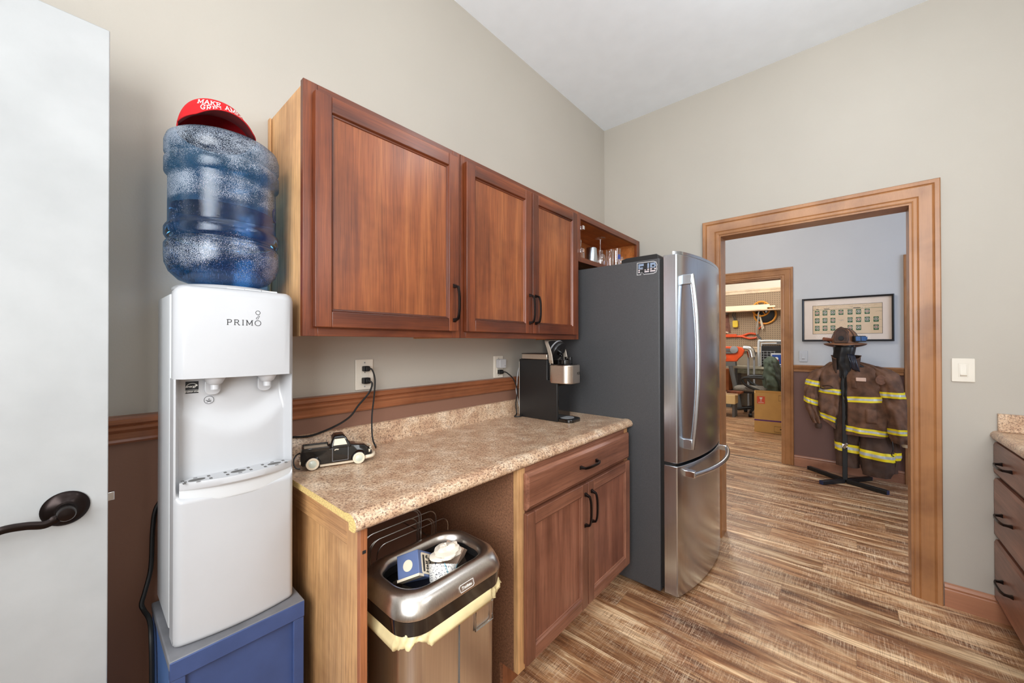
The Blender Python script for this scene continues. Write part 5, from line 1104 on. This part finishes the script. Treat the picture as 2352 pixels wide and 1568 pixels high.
# dark lining, collar, flap
mb = MB(); mb.grid(lambda u, v: Vector((JX-.005-.02*abs(u-.5), -1.43-.15*u, .50+.62*v)), 10, 14); mb.build('lining', A['black'], jk, smooth=60, solid=.004)
def collar_pt(u, v):
    th = math.radians(-142+284*u); fr_ = sm((abs(th)-math.radians(95))/.7); r = 1+.10*v+.16*fr_*(1-.6*v)
    return Vector((JX+.0+.075*r*math.cos(th), SY-.012+.098*r*math.sin(th), 1.095-.045*fr_*(1-v)+(.125-.03*fr_)*v+.006*noise.noise(Vector((u*6, v*3, 1)))))
mb = MB(); mb.grid(collar_pt, 44, 10); mb.build('collar', A['coatd'], jk, smooth=70, solid=.007)
mb = MB(); mb.tube([collar_pt(i/40, 1) for i in range(41)], .005, 6); mb.build('collar_piping', A['coat'], jk)
mb = MB(); mb.grid(lambda u, v: Vector((JX-.075-.02*math.sin(PI*v)+.008*noise.noise(Vector((u*4, v*5, 5))), -1.535-.055*u-.035*(1-v), 1.09+.155*v-.02*u)), 8, 12); mb.build('collar_flap', plain('shiny_black_lining', srgb(38, 40, 52), .3), jk, smooth=70, solid=.006)
mb = MB(); mb.grid(lambda u, v: cloth(LR, .56+.50*v, 1.86*PI-.28*u, .006, .026, 1.3, .7), 6, 30); mb.build('closure_strip', A['black'], jk, smooth=70)
mb = MB(); mb.grid(lambda u, v: cloth(LR, .47+.62*v, 1.94*PI-.05*u, .010, .026, 1.3, .7), 4, 30); mb.build('storm_flap_edge', A['coatd'], jk, smooth=70, solid=.004)
mb = MB(); mb.grid(lambda u, v: cloth(LR, .915+.085*v, 1.66*PI-.26*u, .010, .026, 1.3, .7), 10, 8); pk = mb.build('pocket', A['coat'], jk, smooth=70, solid=.006)
mb = MB(); mb.box(JX-.112, JX-.088, -1.665, -1.595, .985, 1.018); mb.build('pocket_lining', plain('pale_pink_card', srgb(222, 186, 164), .7), pk, bevel=.004)
mb = MB(); mb.grid(lambda u, v: cloth(LR, .60+.13*v, 1.50*PI-.34*u, .009, .026, 1.3, .7), 10, 8); mb.build('pocket', A['coat'], jk, smooth=70, solid=.006)
mb = MB(); mb.grid(lambda u, v: cloth(LL, 1.015-.05*u+.022*v, 1.82*PI-.30*u, .006, .026, 4.1, .75), 8, 4); mb.build('name_tape', A['black'], jk, smooth=70)
mb = MB(); mb.prism([(-1.763+.036*math.cos(2*PI*k/20), 1.005+.045*math.sin(2*PI*k/20)) for k in range(20)], 'X', JX-.098, JX-.104); mb.build('shoulder_patch', plain('brown_leather_patch', srgb(112, 72, 50), .5, var=.3, vs=60), jk, fix=True, bevel=.002)
mb = MB(); mb.tube(smooth_path([(JX-.1, -1.335, .905), (JX-.13, -1.36, .90), (JX-.135, -1.40, .905), (JX-.12, -1.43, .915), (JX-.10, -1.40, .93), (JX-.1, -1.35, .925)]), .009, 6, flat=.5); mb.build('loop_strap', A['coatd'], jk)
LN = [(1.0, -1.50, JX+.0, .07, .05), (1.12, -1.50, JX-.01, .068, .062), (1.2, -1.505, JX-.015, .075, .07), (1.30, -1.515, JX-.01, .085, .08)]
mb = MB(); mb.grid(lambda u, v: cloth(LN, 1.0+.3*v, 2*PI*u, 0, .02, 9.1, .9), 36, 16, cu=True); mb.build('neck_lining', A['black'], jk, smooth=70)
# trousers
tr_ = thing('firefighter_trousers', 'dark tan firefighter trousers with striped knees hanging under the coat', 'trousers', (SX, -1.62, .15))
TX = SX+.075
LT1 = [(.155, -1.535, TX-.03, .085, .055), (.30, -1.53, TX-.02, .088, .06), (.55, -1.53, TX, .10, .07), (.9, -1.53, TX, .1, .06)]
LT2 = [(.115, -1.735, TX-.06, .10, .06), (.16, -1.745, TX-.06, .115, .07), (.30, -1.74, TX-.05, .118, .075), (.55, -1.72, TX, .11, .07), (.9, -1.69, TX, .1, .06)]
LT3 = [(.150, -1.83, TX, .05, .05), (.30, -1.84, TX, .055, .055), (.55, -1.82, TX, .05, .05)]
for L, z0, sd_, zs in ((LT1, .155, 2.2, .335), (LT2, .110, 5.5, .305)):
    lg = garment(tr_, 'trouser_leg', L, z0, .85, A['coatd'], sd_=sd_, wr=.02, pw=.8); stripes(lg, L, zs, sd_=sd_, wr=.02, pw=.8, slope=.01, w_=.075)
lg = garment(tr_, 'waist_flap', LT3, .15, .52, A['coatd'], sd_=3.5, wr=.02, pw=.8); stripes(lg, LT3, .31, sd_=3.5, wr=.02, pw=.8, w_=.07)
mb = MB(); mb.tube(smooth_path([(JX-.09, -1.835, .46), (JX-.10, -1.84, .40), (JX-.10, -1.83, .34), (JX-.10, -1.845, .33)]), .004, 6); mb.build('drawstring', A['black'], tr_)
# helmet
hx_, hy_, hz_ = SX+.015, -1.518, 1.335
hm = thing('firefighter_helmet', 'brown leather firefighter helmet with front shield and blue goggles on top of the stand', 'helmet', (hx_, hy_, hz_))
A['leather'] = plain('worn_brown_leather', srgb(132, 88, 58), .5, var=.3, vs=22, bmp=.3, bs_=70)
A['leatherd'] = plain('dark_brown_leather', srgb(66, 44, 34), .45, var=.3, vs=30)
mb = MB(); mb.grid(lambda u, v: Vector((hx_+.112*math.sin(v*PI/2)*math.cos(2*PI*u)*(1+.0*v), hy_+.098*math.sin(v*PI/2)**.9*math.sin(2*PI*u), hz_+.145*math.cos(v*PI/2)**.85)), 40, 12, cu=True); dm = mb.build('dome', A['leather'], hm, smooth=70)
for k in range(4):
    a = k*PI/4; mb = MB(); mb.tube([Vector((hx_+.115*math.sin(t)*math.cos(a), hy_+.101*math.sin(t)*math.sin(a), hz_+.148*abs(math.cos(t))**.85)) for t in [(-.48+.96*i/20)*PI for i in range(21)]], .004, 6); mb.build('seam_ridge', A['leatherd'], dm)
mb = MB(); br = [(0, 1.0, .0), (.5, 1.25, -.006), (1, 1.5, -.016)]
def brimf(u, v):
    a = 2*PI*u; back = max(0, math.cos(a)); side = abs(math.sin(a)); r = 1+v*(.42+.42*back); return Vector((hx_+.112*r*math.cos(a), hy_+.098*(1+v*.62)*math.sin(a), hz_+.004-.022*v*v-.030*back*v+.014*side*v*v))
mb.grid(brimf, 48, 7, cu=True); mb.build('brim', A['leather'], hm, smooth=70, solid=.004)
mb = MB(); sh = [(-.050, .0), (.050, .0), (.056, .03), (.052, .085), (.058, .105), (.036, .135), (.0, .158), (-.036, .135), (-.058, .105), (-.052, .085), (-.056, .03)]
T = Matrix.Translation((hx_-.128, hy_+.025, hz_+.006)) @ Matrix.Rotation(math.radians(8), 4, 'Y') @ Matrix.Rotation(math.radians(-14), 4, 'Z')
mb.prism(sh, 'X', -.004, .004, T=T); shd = mb.build('front_shield', A['leatherd'], hm, bevel=.002, fix=True)
mb = MB(); mb.lathe([(.020, -.010), (.022, -.004)], (0, 0, .045), 16, 'X', T=T); mb.build('shield_emblem', A['ink'], shd, fix=True)
mb = MB(); mb.tube([T @ Vector((-.0055, a*.84, b*.84+.012)) for a, b in sh], .0016, 5, closed=True); mb.build('shield_stitching', A['leather'], shd)
A['gog'] = plain('blue_grey_lens', srgb(66, 96, 136), .15, .3)
gg = thing('safety_goggles', 'blue-lensed goggles strapped round the right side of the helmet', 'goggles', (hx_-.08, hy_-.1, hz_+.05))
T = Matrix.Translation((hx_-.075, hy_-.100, hz_+.045)) @ Matrix.Rotation(math.radians(40), 4, 'Z')
mb = MB(); mb.box(-.018, .018, -.055, .05, -.028, .028, T=T); mb.build('goggle_frame', A['black'], gg, bevel=.006)
mb = MB(); mb.box(-.022, -.017, -.048, -.004, -.02, .022, T=T); mb.box(-.022, -.017, .004, .045, -.02, .022, T=T); mb.box(-.02, .07, -.062, -.05, -.012, .02, T=T); mb.build('lens', A['gog'], gg, bevel=.002)
fl = thing('helmet_light', 'small orange-brown flashlight clipped to the left of the helmet', 'flashlight', (hx_-.05, hy_+.12, hz_+.04))
mb = MB(); mb.tube([(hx_-.085, hy_+.155, hz_+.048), (hx_-.04, hy_+.098, hz_+.036)], .016, 10); mb.build('barrel', plain('rust_plastic', srgb(140, 82, 56), .4), fl)
mb = MB(); mb.tube([(hx_-.06, hy_+.13, hz_+.028), (hx_-.05, hy_+.11, hz_+.012)], .006, 6); mb.build('clip', A['black'], fl)
# ============================================================ workshop
def W(px, py, x):     # where the line of sight through a measured point of the survey meets the plane x
    v = F+R*((px-1176)/877.667)+U*((784-py)/877.667); c = Vector((.004, -1.5355, 1.3401)); return c+v*((x-c.x)/v.x)
wx = WX-.012
def hang(name, label, cat, x, y, z, group=None): return thing(name, label, cat, (x, y, z), group)
# shelf with boards
ws = thing('wall_shelf', 'long pale shelf board across the pegboard', 'shelf', (WX-.1, .2, 1.95))
p = W(1661, 716, 9.35); q = W(1797, 711, 9.35); sz = (p.z+q.z)/2
mb = MB(); mb.box(9.2, wx-.001, -1.0, 2.0, sz-.012, sz+.012); mb.build('board', A['paletrim'], ws, bevel=.003)
mb = MB()
for y in (-.3, .45, 1.6): mb.box(9.24, wx-.001, y-.012, y+.012, sz-.05, sz-.013)
mb.build('bracket', A['grey'], ws)
for i, (ya, yb, dx, dz_, h_, lab) in enumerate(((-.32, 2.0, .0, .0, .035, 'pale trim board lying on the shelf, lowest of three'), (-.45, 1.5, .05, .037, .035, 'pale trim board lying on the shelf, middle of three'), (-.35, 1.2, .09, .074, .03, 'pale trim board on top of the other two on the shelf'))):
    mb = MB(); mb.box(9.22+dx, 9.29+dx, ya, yb, sz+.013+dz_, sz+.013+dz_+h_); o = mb.build('trim_board', plain('raw_pine', srgb(232, 222, 190), .6), None, bevel=.002); meta(o, lab, 'board', 'trim boards on the workshop shelf')
# hand saw
hs = hang('hand_saw', 'rusty hand saw hanging on the pegboard at the left', 'saw', wx, *W(1668, 730, wx)[1:])
a, b, c, d = W(1663, 719, wx), W(1673, 719, wx), W(1679, 765, wx), W(1661, 758, wx); mb = MB(); mb.prism([(p.y, p.z) for p in (a, b, c, d)], 'X', wx-.006, wx-.009); mb.build('blade', plain('rusty_steel', srgb(122, 78, 62), .6, .3, var=.4, vs=12), hs, fix=True)
a = W(1666, 766, wx); mb = MB(); mb.tube([(wx-.02, a.y+.07, a.z+.05), (wx-.02, a.y-.06, a.z+.02), (wx-.02, a.y-.06, a.z-.07), (wx-.02, a.y+.05, a.z-.05)], .02, 8, closed=True); mb.build('grip', A['cream'], hs)
# yellow block on a chain
yb_ = hang('yellow_hoist', 'yellow block hanging from a dark hook on the pegboard', 'tool', wx-.03, *W(1689, 745, wx)[1:])
a = W(1690, 744, wx); mb = MB(); mb.prism(rrect(a.y-.05, a.y+.05, a.z-.075, a.z+.075, .025), 'X', wx-.008, wx-.07); mb.build('body', A['yellow'], yb_, bevel=.006, fix=True)
b = W(1688, 715, wx); c = W(1686, 734, wx); mb = MB()
for dy in (-.018, .018): mb.tube([(wx-.03, b.y+dy, b.z), (wx-.035, c.y+dy*1.3, (b.z+c.z)/2), (wx-.03, a.y+dy*.5, a.z+.07)], .012, 6)
mb.build('hook_chain', A['slot'], yb_)
# cord reel (orange spoked wheel) with loops
rl = hang('cord_reel', 'yellow-orange spoked cord reel hanging on the pegboard', 'reel', wx-.05, *W(1752, 722, wx)[1:])
for (px, py, r_, dx) in ((1748, 709, .15, .07), (1757, 722, .19, .03)):
    a = W(px, py, wx-dx); mb = MB(); mb.tube([(wx-dx, a.y+r_*math.cos(2*PI*k/32), a.z+r_*math.sin(2*PI*k/32)) for k in range(32)], .018, 8, closed=True)
    for k in range(6): mb.tube([(wx-dx, a.y+.03*math.cos(k*PI/3), a.z+.03*math.sin(k*PI/3)), (wx-dx, a.y+r_*math.cos(k*PI/3), a.z+r_*math.sin(k*PI/3))], .010, 6)
    mb.build('wheel', plain('amber_plastic', srgb(224, 150, 52), .4), rl)
a = W(1757, 722, wx-.012); mb = MB(); mb.lathe([(.15, 0), (.17, .01), (.15, .04)], (wx-.05, a.y, a.z), 28, 'X'); mb.build('wound_cord', A['black'], rl, fix=True)
# pipe tools below the reel
pt = hang('caulking_gun', 'grey bar clamp hanging crossed below the reel', 'clamp', wx-.09, *W(1748, 745, wx-.09)[1:])
mb = MB(); a, b, c = W(1743, 715, wx-.09), W(1737, 766, wx-.09), W(1745, 777, wx-.09); mb.tube([a, b, c], .014, 8); mb.build('bar', A['chrome'], pt); mb = MB(); mb.tube([W(1739, 768, wx-.09), W(1748, 780, wx-.09)], .02, 8); mb.build('grip', A['slot'], pt)
pt = hang('square_tube', 'pale framing square hanging at a slant below the reel', 'square', wx-.06, *W(1752, 735, wx-.06)[1:])
mb = MB(); mb.tube([W(1744, 722, wx-.065), W(1751, 757, wx-.065), W(1754, 754, wx-.065), W(1745, 722, wx-.065)], .010, 6); mb.build('bar', A['cream'], pt)
rh = hang('red_hose', 'thin red tube crossing behind the clamp', 'tube', wx-.03, *W(1750, 745, wx-.03)[1:]); mb = MB(); mb.tube([W(1763, 731, wx-.03), W(1752, 746, wx-.03), W(1742, 756, wx-.03)], .011, 8); mb.build('tube', A['orange'], rh)
# bolt cutters
bcx = hang('bolt_cutter', 'orange bolt cutter lying level on pegboard hooks', 'bolt cutter', wx-.03, *W(1700, 770, wx-.03)[1:])
a, b, c = W(1667, 771, wx-.03), W(1690, 772, wx-.03), W(1738, 767, wx-.03); d = W(1738, 775, wx-.03)
mb = MB(); mb.box(wx-.05, wx-.012, b.y-.02, a.y, a.z-.035, a.z+.035); mb.build('jaw', A['orange'], bcx, bevel=.01)
for e, nm in ((c, .02), (d, -.02)):
    mb = MB(); mb.tube(smooth_path([b, (wx-.03, (b.y*2+e.y)/3, b.z+nm*.6), (wx-.03, (b.y+2*e.y)/3, e.z+nm*.8), e]), .02, 8); mb.build('arm', A['orange'], bcx)
mb = MB()
for px in (1669, 1689, 1701): 
    g = W(px, 774, wx-.03); mb.tube([(wx, g.y, g.z-.03), (wx-.06, g.y, g.z-.035), (wx-.06, g.y, g.z-.015)], .005, 6)
mb.build('peg_hooks', A['chrome'], bcx)
# workbench with machines
bx = 9.0
wb = thing('workbench', 'pale workbench standing behind the office chair', 'workbench', (bx, -.3, 0))
zt = W(1780, 844, bx).z
mb = MB(); mb.box(bx, 9.44, -1.3, .24, zt-.04, zt); mb.build('top', plain('pale_bench_top', srgb(198, 192, 170), .6), wb, bevel=.003)
mb = MB(); mb.box(bx+.04, bx+.06, -1.25, .20, zt-.14, zt-.041); mb.build('apron', plain('mossy_panel', srgb(150, 146, 120), .7, var=.3, vs=20), wb)
for y in (.20, -1.24):
    for x in (bx+.03, 9.36):
        mb = MB(); mb.box(x-.025, x+.025, y-.025, y+.025, .001, zt-.041); mb.build('leg', A['slot'], wb)
gp = W(1775, 815, bx+.25)
ge = thing('generator', 'black generator with grey tube frame on the workbench', 'generator', (bx+.2, gp.y, zt))
y0_, y1_ = W(1803, 800, bx+.12).y-.12, W(1743, 800, bx+.12).y; z1_ = W(1775, 783, bx+.12).z
mb = MB(); mb.tube(smooth_path([(bx+.1, y1_, zt+.01), (bx+.1, y1_, z1_-.03), (bx+.1, y1_-.05, z1_), (bx+.1, y1_-.2, z1_+.005), (bx+.1, y0_+.1, z1_-.01), (bx+.1, y0_, z1_-.08), (bx+.1, y0_, zt+.01)]), .022, 8); mb.tube([(bx+.44, y1_, zt+.01), (bx+.44, y1_, z1_-.05), (bx+.44, y0_, z1_-.05), (bx+.44, y0_, zt+.01)], .02, 8); mb.build('tube_frame', A['whiteg'], ge)
mb = MB(); mb.box(bx+.14, bx+.42, y0_+.03, y1_-.04, zt+.002, z1_-.09); mb.build('engine', A['black'], ge, bevel=.01)
mb = MB()
for k in range(6):
    z = zt+.06+k*.05; mb.tube([(bx+.13, y1_-.05, z), (bx+.13, (y0_+y1_)/2, z)], .006, 4)
for k in range(4):
    y = y1_-.08-k*.06; mb.tube([(bx+.128, y, zt+.04), (bx+.128, y, zt+.32)], .006, 4)
mb.build('grille', A['grey'], ge)
mb = MB(); mb.box(bx+.08, bx+.2, y0_+.1, y0_+.25, z1_-.05, z1_-.01); mb.build('top_plug', A['slot'], ge, bevel=.005)
bp = W(1787, 829, bx+.03)
bb = thing('battery_charger', 'blue and white battery charger box in front of the generator', 'charger', (bx+.05, bp.y, zt))
w0, w1, h0, h1 = W(1807, 829, bx+.03).y, W(1767, 829, bx+.03).y, zt+.002, W(1787, 811, bx+.03).z
mb = MB(); mb.prism([(w1, h0), (w0, h0), (w0+.01, h1), (w1-.03, h1)], 'X', bx+.02, bx+.075); mb.build('case', A['white'], bb, bevel=.008, fix=True)
mb = MB(); mb.prism([(w1-.03, h0+.03), (w0+.03, h0+.03), (w0+.035, h1-.03), (w1-.05, h1-.03)], 'X', bx+.019, bx+.012); mb.build('face', plain('cobalt_blue', srgb(34, 72, 150), .3), bb, fix=True, bevel=.003)
mb = MB(); ym = (w0+w1)/2; mb.box(bx+.008, bx+.011, ym-.02, ym+.06, h0+.10, h0+.15); mb.build('red_panel', plain('red_plastic', srgb(196, 40, 44), .4), bb); mb = MB(); mb.lathe([(.03, 0), (.03, -.004)], (bx+.008, ym+.02, h0+.175), 16, 'X'); mb.box(bx+.008, bx+.011, ym-.05, ym+.09, h0+.05, h0+.07); mb.build('dial', A['thread'], bb, fix=True)
# orange mitre saw on stand
sp = thing('miter_saw', 'orange miter saw on a grey stand in the workshop, beside the doorway', 'saw', (8.75, W(1680, 830, 8.75).y, 0)); sx_ = 8.75
def WP(pts_, x): return [(W(a, b, x).y, W(a, b, x).z) for a, b in pts_]
mb = MB(); mb.prism(WP([(1640, 793), (1660, 795), (1694, 796), (1704, 798), (1709, 806), (1705, 816), (1696, 824), (1692, 830), (1640, 830)], sx_), 'X', sx_, sx_+.10); mb.build('arm', A['orange'], sp, bevel=.01, fix=True)
mb = MB(); a = W(1686, 803, sx_-.01); mb.lathe([(.075, 0), (.07, -.03), (.03, -.04)], (sx_-.001, a.y, a.z), 20, 'X'); mb.build('blade_guard', A['grey'], sp, fix=True)
mb = MB(); mb.prism(WP([(1640, 799), (1676, 800), (1678, 806), (1640, 806)], sx_), 'X', sx_-.02, sx_-.001); mb.prism(WP([(1640, 806.5), (1684, 807), (1684, 812), (1640, 812)], sx_), 'X', sx_-.025, sx_-.001); mb.build('motor', A['slot'], sp, fix=True, bevel=.004)
mb = MB(); mb.prism(WP([(1640, 818), (1668, 818), (1668, 824), (1640, 824)], sx_), 'X', sx_-.02, sx_-.001); mb.build('tag', A['cream'], sp, fix=True)
mb = MB(); mb.prism(WP([(1640, 830.5), (1690, 830.5), (1691, 840), (1640, 840)], sx_), 'X', sx_-.05, sx_+.08); mb.build('stand_top', A['slot'], sp, fix=True)
z_ = W(1690, 840, sx_).z
for a_, b_ in (((1678, 840), (1693, 885)), ((1640, 840), (1640, 925))):
    for xo in (-.03, .06):
        t0, t1 = W(*a_, sx_+xo), W(*b_, sx_+xo); mb = MB(); mb.tube([t0, (t1.x, t1.y-.05, .02)], .04, 4); mb.build('leg', A['slot'], sp)
# duct elbow and stand behind
de = thing('dust_duct', 'silver duct elbow on a metal post right of the orange saw', 'duct', (8.86, W(1722, 815, 8.86).y, 0))
a, b, c = W(1708, 800, 8.86), W(1722, 803, 8.86), W(1727, 820, 8.86); mb = MB(); mb.tube(smooth_path([a, b, c]), .075, 14); mb.build('elbow', A['chrome'], de)
p_ = W(1724, 820, 8.86); mb = MB()
for dy in (-.06, .04): mb.box(8.84, 8.88, p_.y+dy-.015, p_.y+dy+.015, .001, p_.z)
mb.box(8.80, 8.92, p_.y-.18, p_.y+.12, p_.z-.62, p_.z-.58); mb.build('post', A['grey'], de)
# boxes at the left
pb = W(1672, 935, 7.85); o = thing('wooden_crate', 'pale wooden box on the workshop floor left of the office chair', 'crate', (7.85, pb.y, 0))
y0_, y1_ = W(1688, 915, 7.85).y, W(1640, 915, 7.85).y; z0_, z1_ = W(1672, 927, 7.85).z, W(1672, 907, 7.85).z
mb = MB(); mb.box(7.85, 8.12, y0_, y1_, z0_, z1_); mb.build('box', plain('raw_plywood', srgb(226, 196, 140), .7), o, bevel=.003)
for yy in (y0_+.03, y1_-.03):
    mb = MB(); mb.box(7.87, 8.10, yy-.02, yy+.02, .001, z0_); mb.build('leg', A['slot'], o)
for k, (dy, dz_) in enumerate(((.0, .0), (-.10, .035))):
    mb = MB(); mb.box(7.88, 8.08, y0_-.04+dy*.6, y1_-.1+dy, z1_+.001+dz_, z1_+.033+dz_); q = mb.build('scrap_board', A['paletrim'] if k == 0 else A['cherryH'], None, bevel=.002); meta(q, ('pale scrap board on the wooden box', 'reddish scrap board, topmost on the wooden box')[k], 'board')
oc = thing('red_toolbox', 'rust-orange cabinet under the saw stand', 'cabinet', (9.06, W(1660, 870, 9.06).y, 0)); mb = MB(); y1_, y0_ = W(1640, 870, 9.06).y, W(1674, 870, 9.06).y; mb.box(9.06, 9.4, y0_, y1_, .35, W(1660, 845, 9.06).z-.02); mb.build('body', plain('rust_board', srgb(178, 102, 54), .7, var=.15), oc, bevel=.005); mb = MB(); mb.box(9.05, 9.41, y0_-.05, y1_, .001, .34); mb.build('base', A['slot'], oc)
# office chair
ch = thing('office_chair', 'office chair with grey fabric seat and black base in the workshop', 'chair', (8.35, -.08, 0)); CXx, CYy = 8.38, W(1731, 900, 8.38).y
mb = MB(); mb.tube([(CXx, CYy, .12), (CXx, CYy, .42)], .03, 12); mb.build('gas_post', A['black'], ch)
for k in range(5):
    a = k*2*PI/5+.62; ex, ey = CXx+.30*math.cos(a), CYy+.30*math.sin(a); mb = MB(); mb.tube([(CXx, CYy, .14), (CXx+.15*math.cos(a), CYy+.15*math.sin(a), .12), (ex, ey, .085)], [.035, .028, .022], 8); lg = mb.build('leg', A['black'], ch)
    mb = MB(); mb.lathe([(.03, -.028), (.034, -.02), (.034, .02), (.03, .028)], (ex, ey, .035), 16, 'Y'); mb.build('caster', A['rubber'], lg, fix=True)
mb = MB(); mb.prism(rrect(CXx-.25, CXx+.22, CYy-.26, CYy+.30, .12, 8), 'Z', .45, .53); mb.build('seat', plain('grey_tweed', srgb(120, 112, 102), .9, var=.3, vs=60, bmp=.4), ch, bevel=.03, seg=3, fix=True)
mb = MB(); mb.prism(rrect(CXx-.2, CXx+.17, CYy-.21, CYy+.22, .08), 'Z', .415, .449); mb.build('seat_plate', A['black'], ch, fix=True)
bk_y = CYy-.27
mb = MB(); mb.box(CXx-.22, CXx+.2, bk_y-.05, bk_y+.01, .58, 1.04); mb.build('backrest', A['black'], ch, bevel=.025, seg=3)
for s_ in (-1, 1):
    mb = MB(); mb.tube(smooth_path([(CXx+s_*.24, CYy-.18, .46), (CXx+s_*.26, CYy+.06, .56), (CXx+s_*.26, CYy+.14, .66), (CXx+s_*.26, CYy+.08, .71), (CXx+s_*.26, CYy-.2, .71)]), .024, 8); mb.build('armrest', A['black'], ch)
mb = MB(); mb.box(CXx-.04, CXx+.04, bk_y-.06, CYy-.1, .40, .43); mb.box(CXx-.04, CXx+.04, bk_y-.075, bk_y-.055, .40, .7); mb.build('back_bracket', A['black'], ch)
jj = thing('green_jacket', 'olive green jacket draped over the back of the office chair', 'jacket', (CXx, bk_y, .6)); A['olive'] = plain('olive_cloth', srgb(74, 84, 70), .85, var=.35, vs=6, bmp=.5, bs_=40)
LJ = [(.44, bk_y-.09, CXx-.05, .13, .20), (.6, bk_y-.06, CXx-.04, .17, .27), (.8, bk_y-.03, CXx-.02, .15, .27), (1.0, bk_y-.01, CXx, .10, .24), (1.08, bk_y-.01, CXx, .05, .16), (1.10, bk_y-.01, CXx, .01, .05)]
mb = MB(); mb.grid(lambda u, v: cloth(LJ, .46+.64*v, 2*PI*u, 0, .05, 3.3, .9), 60, 40, cu=True); mb.build('body', A['olive'], jj, smooth=70)
LJ2 = [(.42, bk_y-.23, CXx-.22, .055, .05), (.7, bk_y-.17, CXx-.22, .06, .06), (.95, bk_y-.06, CXx-.18, .06, .06), (1.05, bk_y-.02, CXx-.12, .03, .04)]
mb = MB(); mb.grid(lambda u, v: cloth(LJ2, .45+.6*v, 2*PI*u, 0, .03, 6.3, .9), 30, 30, cu=True); mb.build('sleeve', plain('dark_olive_cloth', srgb(52, 54, 46), .85, var=.3), jj, smooth=70)
# cardboard box
bxx = 6.80; ya_, yb2 = -.47, -1.05; zb_ = W(1733, 902, bxx).z
cb_ = thing('moving_box', 'tall open cardboard box with purple tape line in the far doorway', 'box', (bxx+.2, -.75, 0)); T = Matrix.Translation((bxx, ya_, 0)) @ Matrix.Rotation(math.radians(8), 4, 'Z')
wd_, dp_, th_ = .60, .42, .006; mb = MB()
mb.box(0, th_, -wd_, 0, .001, zb_, T=T); mb.box(dp_-th_, dp_, -wd_, 0, .001, zb_, T=T); mb.box(th_, dp_-th_, -th_, 0, .001, zb_, T=T); mb.box(th_, dp_-th_, -wd_, -wd_+th_, .001, zb_, T=T); mb.box(th_, dp_-th_, -wd_+th_, -th_, .001, .01, T=T); mb.build('walls', A['card'], cb_)
mb = MB(); mb.box(-.001, 0, -wd_, 0, .172, .192, T=T); mb.box(0, dp_, 0, .001, .172, .192, T=T); mb.build('purple_tape', plain('purple_tape', srgb(92, 36, 110), .5), cb_)
mb = MB(); mb.box(-.0015, 0, -.135, -.035, zb_-.155, zb_-.045, T=T); rd = mb.build('red_label', plain('orange_red_label', srgb(220, 78, 40), .5), cb_)
mb = MB(); mb.prism([(-.085+a, zb_-.095+b) for a, b in ((-.02, .035), (.02, .035), (.014, .008), (.003, 0), (.003, -.018), (.014, -.022), (.014, -.026), (-.014, -.026), (-.014, -.022), (-.003, -.018), (-.003, 0), (-.014, .008))], 'X', -.002, -.0016, T=T); mb.box(-.002, -.0016, -.12, -.05, zb_-.142, zb_-.134, T=T); mb.build('goblet_mark', A['cream'], rd, fix=True)
mb = MB()
for yy, zz, w2, h2 in ((-.36, zb_-.06, .11, .08), (-.34, .065, .18, .08)):
    mb.tube([T @ Vector((-.001, yy+a, zz+b)) for a, b in ((-w2/2, -h2/2), (w2/2, -h2/2), (w2/2, h2/2), (-w2/2, h2/2))], .002, 4, closed=True); mb.box(-.0015, 0, yy-.03, yy+.02, zz-.005, zz+.012, T=T)
mb.build('printed_marks', A['ink'], cb_)
T2 = T @ Matrix.Translation((dp_, -wd_, zb_)) @ Matrix.Rotation(math.radians(20), 4, 'Y')
mb = MB(); mb.add([T @ Vector(p) for p in ((.0, 0, zb_), (dp_, 0, zb_), (dp_-.04, -.03, zb_-.12), (.06, -.05, zb_-.14))], [(0, 1, 2, 3)]); mb.build('flap', A['card'], cb_, solid=.004)
